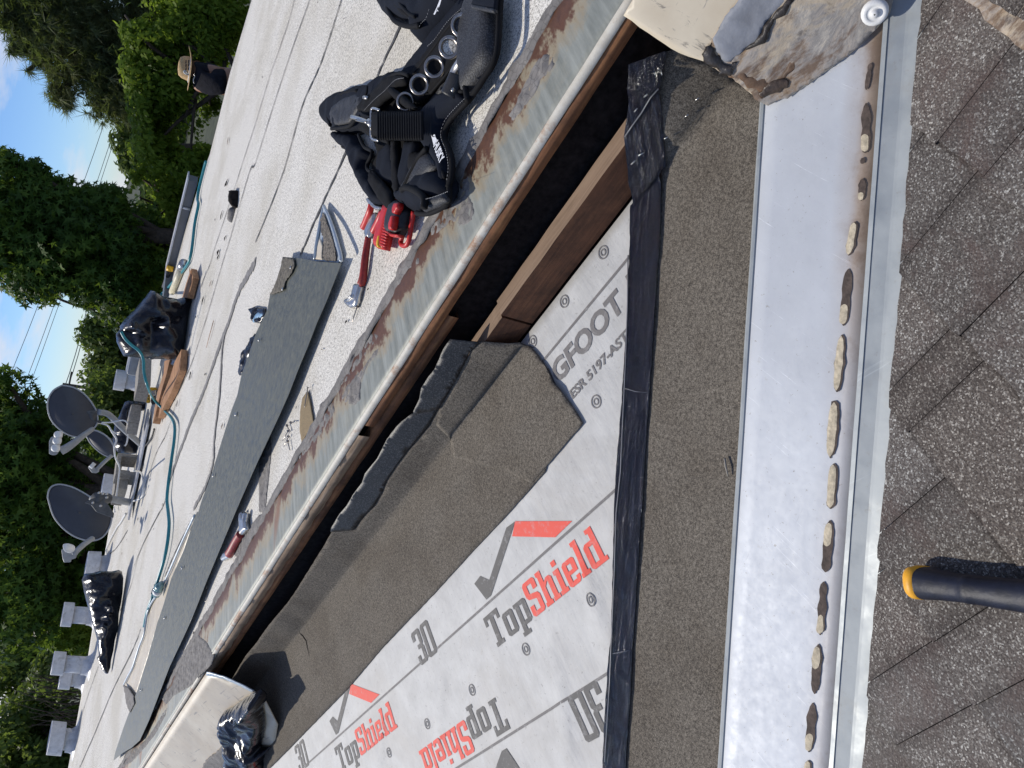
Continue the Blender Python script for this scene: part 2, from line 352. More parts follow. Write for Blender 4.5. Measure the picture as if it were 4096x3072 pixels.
def creammat():
    t = NT('cream_painted_metal'); c = t.ramp(t.noise(9, 5, .6), [(.3, (.56, .47, .34)), (.7, (.68, .60, .46))])
    c = t.mix(t.ramp(t.noise(1, 6, .75, vec=t.mapping((60, 14, 20), rot=(0, 0, .6)), dist=.8), [(.60, 0), (.66, .75)]), c, (.14, .125, .11))
    c = t.mix(t.ramp(t.noise(1, 4, .6, vec=t.mapping((5, 130, 60), rot=(0, 0, .9))), [(.66, 0), (.69, .6)]), c, (.20, .18, .16)); c = t.mix(t.ramp(t.noise(4, 5, .6), [(.5, 0), (.75, .5)]), c, (.40, .35, .28))
    t.col(c); t.b.inputs['Roughness'].default_value = .45; t.bump(t.noise(14, 3), .12, .006); return t.m
Mt['cream'] = creammat()
def tarmat():
    t = NT('old_sealant_smear'); n = t.noise(1, 8, .75, vec=t.mapping((26, 7, 12), rot=(0, 0, -.75)), dist=.35); c = t.ramp(n, [(.34, (.075, .045, .028)), (.42, (.27, .19, .12)), (.49, (.34, .30, .26)), (.56, (.23, .215, .20)), (.62, (.36, .33, .29)), (.68, (.56, .47, .35))])
    c = t.mix(t.ramp(t.noise(1, 6, .7, vec=t.mapping((14, 5, 8), rot=(0, 0, -.75), loc=(0, 0, 0)), dist=.5), [(.50, 0), (.56, .85)]), c, (.42, .345, .25))
    c = t.mix(t.ramp(t.noise(1, 6, .7, vec=t.mapping((19, 8, 21), rot=(0, 0, -.6)), dist=.4), [(.54, 0), (.62, .85)]), c, (.12, .07, .04))
    c = t.mix(t.ramp(t.noise(40, 5, .7), [(.58, 0), (.7, .7)]), c, (.06, .045, .035)); t.col(c); t.b.inputs['Roughness'].default_value = .7
    t.bump(n, .6, .006); return t.m
Mt['tar'] = tarmat()
def mastic():
    t = NT('grey_mastic'); n = t.noise(22, 7, .7); c = t.ramp(n, [(.3, (.14, .13, .12)), (.55, (.215, .20, .185)), (.75, (.31, .29, .265))])
    d = t.ramp(t.voro(60, feat='DISTANCE_TO_EDGE'), [(0, 0), (.06, 1)]); c = t.mix(.45, c, t.mix(d, (.06, .05, .045), (1, 1, 1)), 'MULTIPLY')
    t.col(c); t.b.inputs['Roughness'].default_value = .85; t.bump(n, .7, .005); return t.m
Mt['mastic'] = mastic()
Mt['bluetar'] = simple('blue_grey_asphalt_patch', (.215, .225, .25), .7, 0, .25, 25, .6, .004)
Mt['green'] = galv('olive_grey_primer', (.082, .085, .069), (.14, .145, .118), 45, .15, .5, dirtc=(.05, .05, .045), dm=.5)
Mt['greendark'] = galv('dark_primer', (.05, .052, .046), (.09, .093, .084), 45, .1, .55)
Mt['bead'] = galv('zinc_bead', (.42, .48, .52), (.55, .60, .63), 60, .3, .4)
def bagmat():
    t = NT('black_bin_bag'); t.col((.008, .008, .011)); t.b.inputs['Roughness'].default_value = .22; t.b.inputs['Specular IOR Level'].default_value = .42
    n = t.noise(5, 3, .5, dist=1.2); b = t.bump(n, .45, .02); t.bump(t.noise(1, 3, .6, vec=t.mapping((60, 60, 9))), .3, .005, b); return t.m
Mt['bag'] = bagmat()
def fabric(name, c, sc=900, rough=.85, weave='twill'):
    t = NT(name); q = t.n.new('ShaderNodeTexWave'); q.inputs['Scale'].default_value = sc/6; q.bands_direction = 'DIAGONAL'; t.link(t.tc.outputs['Object'], q.inputs[0])
    t.col(t.ramp(q.outputs['Fac'], [(0, tuple(x*.7 for x in c)), (1, tuple(x*1.4 for x in c))])); t.b.inputs['Roughness'].default_value = rough
    t.b.inputs['Specular IOR Level'].default_value = .18; t.bump(q.outputs['Fac'], .4, .0006); return t.m
Mt['navy'] = fabric('navy_canvas', (.0065, .009, .016)); Mt['blackweb'] = fabric('black_webbing', (.0065, .0065, .0075), 1200)
def meshpad():
    t = NT('spacer_mesh'); v = t.voro(330); t.col(t.ramp(v, [(.25, (.055, .057, .062)), (.55, (.012, .012, .014))])); t.b.inputs['Roughness'].default_value = .6; t.bump(v, .5, .001); return t.m
Mt['meshpad'] = meshpad()
Mt['piping'] = simple('black_binding', (.006, .006, .007), .8, 0, .3, 400, .3, .0005, .2)
Mt['thread'] = simple('grey_thread', (.30, .30, .30), .8, bump=0)
Mt['steel'] = simple('worn_steel', (.55, .53, .50), .3, .9, .25, 90, .1)
Mt['dsteel'] = simple('dark_nickel', (.36, .33, .30), .28, .95, .2, 90, .1)
Mt['redgrip'] = simple('red_rubber_grip', (.52, .018, .014), .42, 0, .2, 60, .1); Mt['dred'] = simple('worn_dark_red_dip', (.27, .022, .017), .5, 0, .35, 80, .2)
Mt['yellow'] = simple('yellow_plastic', (.75, .43, .02), .45, 0, .12, 60, .1); Mt['orange'] = simple('orange_yellow_rubber', (.75, .36, .02), .5, 0, .15, 60, .1)
Mt['blackgrip'] = simple('black_rubber', (.014, .014, .016), .5, 0, .4, 300, .4, .001); Mt['navygrip'] = simple('navy_black_rubber', (.007, .009, .020), .5, 0, .45, 45, .4, .003, .35)
Mt['white'] = simple('white_plastic', (.72, .71, .68), .5, bump=0, var=.08)
Mt['print'] = simple('white_logo_print', (.75, .76, .78), .7, bump=0, var=.05)
Mt['whitepaint'] = galv('aluminium_roof_coating', (.46, .46, .47), (.64, .64, .655), 20, .12, .42, dirtc=(.15, .135, .125), dm=.9)
Mt['dish'] = simple('dark_grey_dish', (.048, .05, .058), .45, 0, .12, 12, .05); Mt['dishrim'] = simple('pale_dish_rim', (.36, .37, .38), .5, 0, .1)
Mt['greyplastic'] = simple('grey_plastic', (.29, .30, .31), .5, 0, .15, 25, .1); Mt['bracket'] = simple('dark_bracket', (.08, .082, .085), .5, .2, .25, 30, .1)
Mt['concrete'] = simple('concrete_block', (.30, .275, .235), .92, 0, .3, 60, .8, .004)
Mt['hose'] = simple('teal_hose', (.012, .20, .235), .4, 0, .15, 30, .05)
Mt['plank'] = wood('orange_brown_plank', (.22, .10, .045), (.40, .20, .09), (.54, .30, .15), 1, .4, Vector((-.5, -.85, 0)))
Mt['kraft'] = simple('brown_stain_paper', (.25, .185, .10), .9, 0, .3, 220, .3)
Mt['bark'] = simple('bark', (.075, .055, .04), .95, 0, .4, 18, 1, .02)
Mt['parapet'] = simple('grey_parapet_sheet', (.16, .165, .175), .5, .1, .2, 6, .1)
Mt['skin'] = simple('skin', (.30, .15, .09), .6, 0, .1, 30, .1); Mt['shirt'] = simple('dark_navy_shirt', (.012, .012, .017), .9, 0, .4, 20, .6, .02, .2)
Mt['straw'] = NT('straw').m
def strawm():
    t = NT('straw_weave'); v = t.noise(1, 3, .6, vec=t.mapping((60, 60, 260))); t.col(t.ramp(v, [(.35, (.32, .19, .08)), (.6, (.60, .42, .21))])); t.b.inputs['Roughness'].default_value = .8; t.bump(v, .6, .003); return t.m
Mt['straw'] = strawm()
def leafm(name, a, b, c, trans=.35, rough=.45):
    t = NT(name); q = t.n.new('ShaderNodeVertexColor'); q.layer_name = 'Col'; s = t.n.new('ShaderNodeSeparateColor'); t.link(q.outputs[0], s.inputs[0])
    cc = t.ramp(s.outputs[0], [(0, a), (.55, b), (1, c)]); t.col(cc); t.b.inputs['Roughness'].default_value = rough; t.b.inputs['Specular IOR Level'].default_value = .12
    tr = t.n.new('ShaderNodeBsdfTranslucent'); t.link(t.mix(.5, cc, (.25, .35, .03)), tr.inputs[0]); ms = t.n.new('ShaderNodeMixShader'); ms.inputs[0].default_value = trans
    t.link(t.b.outputs[0], ms.inputs[1]); t.link(tr.outputs[0], ms.inputs[2]); t.link(ms.outputs[0], t.n['Material Output'].inputs[0]); return t.m
Mt['gumleaf'] = leafm('sweetgum_leaf', (.03, .066, .016), (.07, .135, .026), (.16, .25, .045), .45)
Mt['shrubleaf'] = leafm('shrub_leaf', (.08, .14, .018), (.18, .26, .03), (.30, .38, .06), .55)
Mt['needle'] = leafm('pine_needles', (.065, .088, .045), (.13, .145, .068), (.22, .205, .09), .4, .6)
Mt['farleaf'] = leafm('far_leaf', (.07, .11, .03), (.135, .185, .05), (.22, .25, .08), .5)
Mt['ground'] = simple('wooded_ground', (.05, .058, .03), .95, 0, .5, 2.5, .5, .05)
# ================================================================== the setting
def L(mm, z, t): return MV*mm + EV*t + Vector((0, 0, z))         # point by distance inward, height, distance along the roof edge
def epos(px, z=0): return hz(px, z).dot(EV)
g = obj('ground', [(-160, -60, -2.1), (160, -60, -2.1), (160, 220, -2.1), (-160, 220, -2.1)], [(0, 1, 2, 3)], Mt['ground']); tag(g, 'dark leafy ground behind and below the flat roof', 'ground', kind='structure')
T0, T1 = -1.2, 9.4
farpx = ZL(1, [(1630, 0), (1490, 480), (1360, 1000), (1290, 1190), (1150, 1659)])+ZL(2, [(1090, 330), (1060, 400)])
rp = [L(1.18, 0, T0), L(1.18, 0, T1)]
rp += [hz(Z(3, 440, 1659)), hz(Z(3, 540, 1120)), hz(Z(3, 600, 750)), hz(Z(3, 700, 150)), Vector((-1.6, 9.0, 0)), Vector((.3, 7.75, 0))]
rp += [hz(Z(1, 1290, 1190)), hz(Z(1, 1360, 1000)), hz(Z(1, 1490, 480)), hz(Z(1, 1630, 0)), L(5.55, 0, T0)]
def roofh(x, y): return min(1, max(0, (x*MV.x+y*MV.y-1.2)/.5))*.004*nz(x, y, 0, .9) + .0008*nz(x, y, 3, 3.1)
roof = zsheet('flat_roof', None, Mt['roof'], 0, .16, roofh, .05, xy=[(p.x, p.y) for p in rp]); tag(roof, 'flat roof covered in white mineral granules with dark seams', 'roof', kind='structure')
seammat = simple('seam_tar', (.075, .072, .07), .8, 0, .5, 60, .6, .003); seamgrey = simple('grey_seam_tar', (.21, .20, .19), .85, 0, .35, 40, .6, .003)
def seam(reg_pts, w, m=seammat, jag=.5, z=.0035):
    P = [hz(Z(*q)) for q in reg_pts]; P = smoothpath(P, 10)
    P = [p + MV*.0015*random.uniform(-1, 1) + Vector((0, 0, z+roofh(p.x, p.y))) for p in P]
    ribbon('tar_seam', P, w*1.5, m, roof, thick=0, jag=jag)
seam([(4, 250, 0), (4, 200, 180), (4, 90, 500), (4, 0, 800)]+[(1, 1600, 980), (1, 1530, 1200), (1, 1400, 1590), (2, 1360, 60), (2, 1300, 210), (2, 1240, 460)], .006)
seam([(4, 350, 0), (4, 230, 340), (4, 100, 740), (4, 0, 1060)]+[(1, 1620, 1120), (1, 1500, 1530), (2, 1440, 60), (2, 1390, 230), (2, 1330, 430), (2, 1240, 700), (2, 1150, 900)], .007)
seam([(4, 560, 0), (4, 430, 400), (4, 300, 700), (4, 170, 1150), (4, 0, 1570)], .008)
seam([(2, 1659, 40), (2, 1600, 140), (2, 1540, 260), (2, 1470, 470), (2, 1430, 570), (2, 1330, 860), (2, 1230, 1100), (2, 1120, 1400), (2, 1090, 1500)], .035, seamgrey, .35)
seam([(2, 1455, 520), (2, 1440, 640), (2, 1425, 900), (2, 1390, 1200), (2, 1385, 1330), (2, 1340, 1480), (2, 1260, 1640)], .02, seamgrey, .4, .004)
seam([(4, 935, 180), (4, 770, 540), (4, 590, 980), (4, 400, 1400), (4, 290, 1659)], .010, jag=.6)
seam([(2, 1140, 960), (2, 1080, 1150), (2, 1010, 1290), (2, 940, 1500), (2, 880, 1659)], .006); seam([(2, 1120, 1350), (2, 1100, 1480), (2, 1060, 1620), (3, 1020, 30), (3, 910, 260), (3, 850, 480), (3, 780, 640)], .006)
seam([(3, 915, 760), (3, 860, 900), (3, 720, 1180), (3, 600, 1470), (3, 520, 1659)], .008); seam([(3, 830, 120), (3, 760, 230), (3, 700, 280)], .008); seam([(3, 1040, 0), (3, 960, 150), (3, 880, 330), (3, 830, 500)], .004)
seam([(3, 640, 1000), (3, 570, 1200), (3, 530, 1330), (3, 500, 1440)], .008); seam([(3, 1240, 60), (3, 1140, 260), (3, 1070, 420)], .006)
# building body below the flat roof
body = obj('wall', [L(1.25, -.11, T0), L(1.25, -.11, T1), L(5.4, -.11, T1), L(5.4, -.11, T0), L(1.25, -2.1, T0), L(1.25, -2.1, T1), L(5.4, -2.1, T1), L(5.4, -2.1, T0)], [(0, 1, 5, 4), (1, 2, 6, 5), (2, 3, 7, 6), (3, 0, 4, 7)], simple('stucco', (.36, .33, .28), .9))
tag(body, 'low stucco wall carrying the flat roof', 'wall')
# slope on the left of the valley (decking) and the wall of the step
deck = obj('roof_deck', [fromM(-5.5, -.012, -.012), fromM(1.3, -.012, -.012), V0+VV*-1.6-nM*.02, V0+VV*4.2-nM*.02], [(0, 3, 2, 1)], Mt['beam']); tag(deck, 'timber roof deck under the new sheets', 'roof', kind='structure')
# shingled slope: courses of tabs
def shingles():
    V = []; Fc = []; C_ = []
    courses = [.155+.142*i for i in range(5, 0, -1)] + [.155, .013, -.118, -.267, -.405, -.545, -.69, -.83, -.97, -1.11, -1.25]
    cuts = {.155: [-.022, .060], .013: [.046, -.05], -.118: [.156, .213, .02], -.267: [.283, .422, .02], -.405: [.495, .419, .2], -.545: [.33, .522]}
    courses = [-1.25, -1.11, -.97, -.83, -.69, -.545, -.405, -.267, -.118, .013, .155, .297, .44, .58, .72]
    for i in range(len(courses)-1):
        w0, w1 = courses[i], courses[i+1]+.03                                            # butt edge at w0, sheet runs up the slope under the next course
        u = -2.2; base = cuts.get(w0, [])
        us = []
        uu = -1.2+random.uniform(0, .1)
        while uu < 2.6: us.append(uu); uu += random.choice([.135, .15, .165, .29])
        if base: us = [q for q in us if all(abs(q-b) > .075 for b in base)] + base
        us = sorted(us)
        for a, b in zip(us[:-1], us[1:]):
            gp = .0005; dj = random.uniform(-.004, .004); s = random.uniform(.85, 1.25); br = random.uniform(-.04, .04); lift = random.uniform(0, .0015)
            n = max(2, int((b-a)/.012)); k = len(V)
            for j in range(n+1):
                q = a+gp+(b-a-2*gp)*j/n; jj = dj+random.uniform(-.0018, .0018)
                en = .5 if j in (0, n) else (.8 if j in (1, n-1) else 1)
                dd = .006+.004*noise.noise(Vector((q*30, w0*9, 1)))
                for (w_, h_, kk) in ((w0+jj, .002, .4), (w0+jj+.0006, .0125+lift, 1), (w1-.030-dd, .0087, 1), (w1-.030-dd*.4, .0085, .45), (w1, .0075, .4)):
                    V.append(V0 + eS*q + dS*w_ + nS*h_); e2_ = min(en, kk); C_.append(((s+br)*e2_+.12*(1-e2_), s*e2_+.07*(1-e2_), (s-br)*e2_+.06*(1-e2_)))
            for j in range(n):
                p = k+5*j; Fc += [(p+i_, p+i_+1, p+i_+6, p+i_+5) for i_ in range(4)]
    me = bpy.data.meshes.new('t'); me.from_pydata([tuple(v) for v in V], [], Fc); ca = me.color_attributes.new('Col', 'FLOAT_COLOR', 'POINT')
    a = np.ones((len(V), 4)); a[:, :3] = C_; ca.data.foreach_set('color', a.ravel())
    bm = bmesh.new(); bm.from_mesh(me); G = bm.verts[:]+bm.edges[:]+bm.faces[:]
    bmesh.ops.bisect_plane(bm, geom=G, plane_co=V0+cS*.0475, plane_no=-cS, clear_outer=True)
    for v in bm.verts:                                                                   # hand-cut edge along the valley
        if abs((v.co-V0).dot(cS)-.0475) < .001: v.co += cS*(.0025*noise.noise(v.co*60)+.002*noise.noise(v.co*17))
    bm.to_mesh(me); bm.free(); me.name = 'shingle_roof'; me.materials.append(Mt['shingle']); me.update()
    o = bpy.data.objects.new('shingle_roof', me); COL.objects.link(o)
    for f in me.polygons: f.use_smooth = False
    # sheet underneath, seen in the joints
    un = obj('underlay', [V0+cS*.05-VV*2-nS*.003, V0+cS*.05+VV*4-nS*.003, V0+cS*2.6+VV*4-nS*.003, V0+cS*2.6-VV*2-nS*.003], [(0, 1, 2, 3)], simple('brown_shingle_joint', (.055, .038, .033), .95, 0, .4, 300, .5), o)
    for (px, s) in ((Z(11, 812, 912), .022), (Z(12, 750, 185), .018), (Z(12, 706, 1125), .01)):
        c = hit(px, nS, V0+nS*.004); k = (c-V0).dot(cS); t_ = [c+cS*(-.0), c+VV*s*1.1+cS*(.049-k+.004), c-VV*s*1.1+cS*(.049-k+.004)]
        q = obj('shingle_tab', t_, [(0, 1, 2)], Mt['shingle'], o, col=[(.9, .88, .85)]*3, solid=.005, off=0)
    return o
shroof = shingles(); tag(shroof, 'grey brown granular shingle roof in worn staggered tabs', 'roof', kind='structure')
# ------------------------------------------------------------------ roof edge metal, boards, wall of the step
def strip(name, rows, ts, m, parent=None, uvv=None, solid=0, jag=None):
    V = []; Fc = []; UV = []; k = len(rows)
    for i, t in enumerate(ts):
        for j, (mm, z) in enumerate(rows):
            V.append(L(mm, z, t)+(jag(t, j) if jag else Vector())); UV.append((t, uvv[j] if uvv else z))
    for i in range(len(ts)-1):
        for j in range(k-1): Fc.append((i*k+j, i*k+j+1, (i+1)*k+j+1, (i+1)*k+j))
    return obj(name, V, Fc, m, parent, True, UV, solid=solid, off=0)
ts = [T0+.03*i for i in range(int((T1-T0)/.03))]
def ejag(t, j): return Vector((0, 0, .0012*noise.noise(Vector((t*9, j, 0)))))+MV*(.0012*noise.noise(Vector((t*5, 3, 0))))
edge = strip('edge_flashing', [(1.046, .0045), (1.07, .0035), (1.13, .0035), (1.19, .0045), (1.25, .005)], ts, Mt['edge'], None, [0, .15, .45, .75, 1], .0015, ejag)
tag(edge, 'grey galvanised roof edge flashing with heavy orange rust and drip streaks', 'edge flashing')
strip('lip', [(1.0462, .0052), (1.0435, .0062), (1.0375, .0), (1.0365, -.0065), (1.037, -.008)], ts, Mt['lip'], edge, None, .0012, ejag)
def mjag(t, j):
    a = noise.noise(Vector((t*6.5, j*7, 0)))+.6*noise.noise(Vector((t*23, j*3, 1)))
    return MV*((.018*a) if j in (0, 1) else (.020*a if j >= 3 else 0))+Vector((0, 0, .004*noise.noise(Vector((t*30, j, 5)))))
ms = [T0+.012*i for i in range(int((T1-T0)/.012))]
mst = strip('mastic_band', [(1.226, .005), (1.231, .0085), (1.243, .010), (1.262, .008), (1.272, .001)], ms, Mt['mastic'], None, None, 0, mjag); tag(mst, 'cracked grey mastic band sealing the inner edge of the rusty flashing', 'mastic')
def blob(r, pts, th=.006, m='mastic', parent=None, name='mastic_patch', z=.006, zz=None):
    return pad(name, ZL(r, pts), Mt[m], z-.003, th*.45, .012, parent, sp=.006, bump=.005, bs=60, edge=.0005, jit=.0022)
blob(7, [(230, 350), (275, 360), (285, 410), (250, 470), (190, 520), (170, 580), (130, 640), (90, 690), (60, 740), (10, 790), (-20, 760), (20, 690), (80, 560), (130, 450), (180, 380)], .008, parent=mst)
blob(4, [(1300, 1130), (1350, 1100), (1400, 1180), (1380, 1260), (1410, 1310), (1420, 1380), (1400, 1440), (1330, 1470), (1270, 1440), (1200, 1500), (1130, 1560), (1140, 1470), (1200, 1400), (1230, 1330), (1290, 1290)], .006, parent=mst)
blob(5, [(560, 880), (600, 830), (680, 740), (740, 660), (800, 590), (800, 640), (740, 690), (715, 740), (690, 800), (680, 870), (680, 930), (640, 970), (590, 960), (560, 930)], .007, parent=mst)
blob(5, [(730, 510), (790, 500), (800, 530), (740, 610), (680, 700), (610, 790), (560, 860), (500, 950), (450, 1000), (430, 970), (460, 920), (510, 880), (570, 800), (640, 690), (690, 590)], .005, parent=mst)
blob(5, [(1030, 20), (1075, 0), (1080, 40), (1010, 100), (1005, 60)], .004, parent=mst); blob(5, [(420, 960), (500, 880), (510, 960), (520, 1010), (440, 1140), (380, 1220), (280, 1330), (210, 1450), (190, 1400), (260, 1290), (340, 1210), (410, 1120)], .006, parent=mst)
blob(6, [(-160, 250), (-60, 120), (20, 20), (60, 10), (0, 110), (-60, 210), (-120, 300)], .005, parent=mst); blob(3, [(1200, 920), (1290, 790), (1350, 850), (1390, 930), (1370, 990), (1300, 1060), (1240, 1130), (1130, 1190), (1080, 1250), (1040, 1200), (1120, 1120), (1150, 1030)], .010, parent=mst)
blob(3, [(870, 1530), (940, 1480), (1000, 1400), (1060, 1300), (1090, 1260), (1070, 1330), (1010, 1440), (930, 1540), (860, 1620), (800, 1659), (790, 1640)], .006, parent=mst)
blob(5, [(20, 1330), (60, 1150), (95, 1120), (100, 1260), (80, 1460), (60, 1659), (20, 1659)], .001, parent=mst, z=.004)
# boards under the lip
fs = [T0+.02*i for i in range(int((T1-T0)/.02))]; tb = epos(Z(5, 745, 1140), -.03)
def fjag(t, j): return MV*(.0012*noise.noise(Vector((t*8, j, 2))))+Vector((0, 0, .0016*noise.noise(Vector((t*11, j*3, 7)))))
fa = strip('fascia_board', [(1.05, -.009), (1.0365, -.010), (1.0365, -.034), (1.06, -.035)], [t for t in fs if t < tb], Mt['wood_f'], None, None, 0, fjag); tag(fa, 'reddish brown wet stained fascia board under the lip on the near side', 'fascia board', 'fascia boards')
def fjag2(t, j): return MV*(.004*noise.noise(Vector((t*14, j, 2))))+Vector((0, 0, .005*noise.noise(Vector((t*18, j*3, 7))) if j >= 2 else 0))
fb = strip('fascia_board', [(1.05, -.009), (1.036, -.010), (1.036, -.038), (1.06, -.040)], [t for t in fs if t > tb+.012], Mt['wood_g'], None, None, 0, fjag2); tag(fb, 'weathered grey splintered fascia board under the lip on the far side', 'fascia board', 'fascia boards')
fc = strip('nailer_board', [(1.08, -.040), (1.045, -.042), (1.045, -.066), (1.07, -.067)], [t for t in fs if t > .9], Mt['wood_f'], None, None, 0, fjag); tag(fc, 'dark reddish lower nailer board behind the fascia joint', 'board')
fw = strip('felt_wall', [(1.07, -.03), (1.062, -.10), (1.06, -.14), (1.058, -.19), (1.0, -.215)], fs, Mt['felt'], None, None, 0, lambda t, j: MV*(.003*noise.noise(Vector((t*7, j, 4))))); tag(fw, 'black felt paper covering the step below the rusty roof edge', 'felt paper')
# lumber at the foot of the wall, two pieces
def lumber(t0, t1, label, dz=0, hh=.078):
    th = thing('lumber', label, 'lumber', L(.985, -.2, (t0+t1)/2), 'lumber curb pieces')
    a = [L(.998, -.197, t0), L(.998, -.197, t1), L(1.0, -.197+hh+dz, t1), L(1.0, -.197+hh+dz, t0)]; b = [p+MV*.042 for p in a]; n = 12
    V = []; 
    for i in range(n+1):
        f = i/n
        for q0, q1 in ((a[0], a[1]), (a[3], a[2]), (b[3], b[2]), (b[0], b[1])): V.append(q0.lerp(q1, f)+Vector((0, 0, .0015*noise.noise(Vector((f*9+t0, q0.z*40, 0)))))+MV*.0015*noise.noise(Vector((f*7+t0, q0.z*50, 3))))
    side = []; top = []
    for i in range(n):
        k = i*4; side += [(k, k+4, k+5, k+1), (k+2, k+6, k+7, k+3)]; top.append((k+1, k+5, k+6, k+2))
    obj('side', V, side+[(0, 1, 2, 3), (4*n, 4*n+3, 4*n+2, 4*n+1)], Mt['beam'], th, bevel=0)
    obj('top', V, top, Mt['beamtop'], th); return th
lumber(.20, .826, 'long dark stained lumber with paler top at the foot of the step')
lumber(.832, 1.0, 'short dark lumber offcut half under the brown granular sheet', -.006)
# ------------------------------------------------------------------ white printed underlayment
def uh(a, b):
    w = .0014*nz(a*1.2, b*3.5+a*.8, 0, 5) + .0007*nz(a, b, 4, 16)
    for (a0, b0, k, wd) in ((-1.62, -.45, .9, .02), (-1.02, -.55, .25, .018), (-2.05, -.5, 1.2, .02), (-1.25, -.7, .5, .02), (-.75, -.3, -.6, .015)):
        w += .0055*max(0, min(1, (-.40-b)/.08))*math.exp(-((a-a0-k*(b-b0))/wd)**2)*math.exp(-((b-b0)/.16)**2)
    return w*min(1, max(.15, (-.34-b)/.08))
vlM = lambda s, c: (lambda p: ((p-pM).dot(A_), (p-pM).dot(dM)))(V0+VV*s+cM*c)
FOLD[0] = .05
un = msheet('underlayment', None, Mt['under'], .004, .02, uh, .0008, ab=[(.35, -.001), (-4.6, -.001), vlM(4.3, .17), vlM(-.35, .17)])
tag(un, 'white synthetic roofing underlayment printed with grey and red lettering', 'underlayment')
def prnt(name, faces, m, mapf, dh=.0011):                       # flat printed shapes that follow the sheet
    V, Fc = join_cdt(faces); P = []
    for v in V:
        a, b = mapf(v.x, v.y); P.append(fromM(a, b, .004+uh(a, b)+dh))
    return obj(name, P, Fc, m, un)
def grid(faces, s=.1):                                          # cut big polygons so that they follow the wrinkles
    V, Fc = join_cdt(faces); me = bpy.data.meshes.new('g'); me.from_pydata([(v.x, v.y, 0) for v in V], [], Fc); bm = bmesh.new(); bm.from_mesh(me)
    xs = [v.co.x for v in bm.verts]; ys = [v.co.y for v in bm.verts]
    for ax, lo, hi in ((0, min(xs), max(xs)), (1, min(ys), max(ys))):
        q = math.ceil(lo/s)*s
        while q < hi:
            n_ = (1, 0, 0) if ax == 0 else (0, 1, 0); c_ = (q, 0, 0) if ax == 0 else (0, q, 0)
            bmesh.ops.bisect_plane(bm, geom=bm.verts[:]+bm.edges[:]+bm.faces[:], plane_co=c_, plane_no=n_); q += s
    bm.verts.index_update(); V2 = [(v.co.x, v.co.y) for v in bm.verts]; F2 = [tuple(v.index for v in f.verts) for f in bm.faces]; bm.free(); return V2, F2
def prn(name, faces, m, mapf, dh=.0011, s=.15):
    V, Fc = grid(faces, s); P = []; mx_ = None
    for x, y in V:
        a, b = mapf(x, y); P.append(fromM(a, b, .004+uh(a, b)+dh))
    # keep the face up
    if Fc:
        q = [P[i] for i in Fc[0][:3]]
        if (q[1]-q[0]).cross(q[2]-q[0]).dot(nM) < 0: Fc = [tuple(reversed(f)) for f in Fc]
    return obj(name, P, Fc, m, un)
def R_(x0, y0, x1, y1): return [(x0, y0), (x1, y0), (x1, y1), (x0, y1)]
def octr(x0, y0, x1, y1, w, c=.07):                              # octagonal ring as four side pieces and four corners
    return [[(x0, y0+c), (x0+w, y0+c+.02), (x0+w, y1-c-.02), (x0, y1-c)], [(x1-w, y0+c+.02), (x1, y0+c), (x1, y1-c), (x1-w, y1-c-.02)],
            [(x0, y0+c), (x0+c, y0), (x1-c, y0), (x1, y0+c), (x1-w, y0+c+.02), (x1-w-.02, y0+.13), (x0+w+.02, y0+.13), (x0+w, y0+c+.02)],
            [(x0, y1-c), (x0+w, y1-c-.02), (x0+w+.02, y1-.13), (x1-w-.02, y1-.13), (x1-w, y1-c-.02), (x1, y1-c), (x1-c, y1), (x0+c, y1)]]
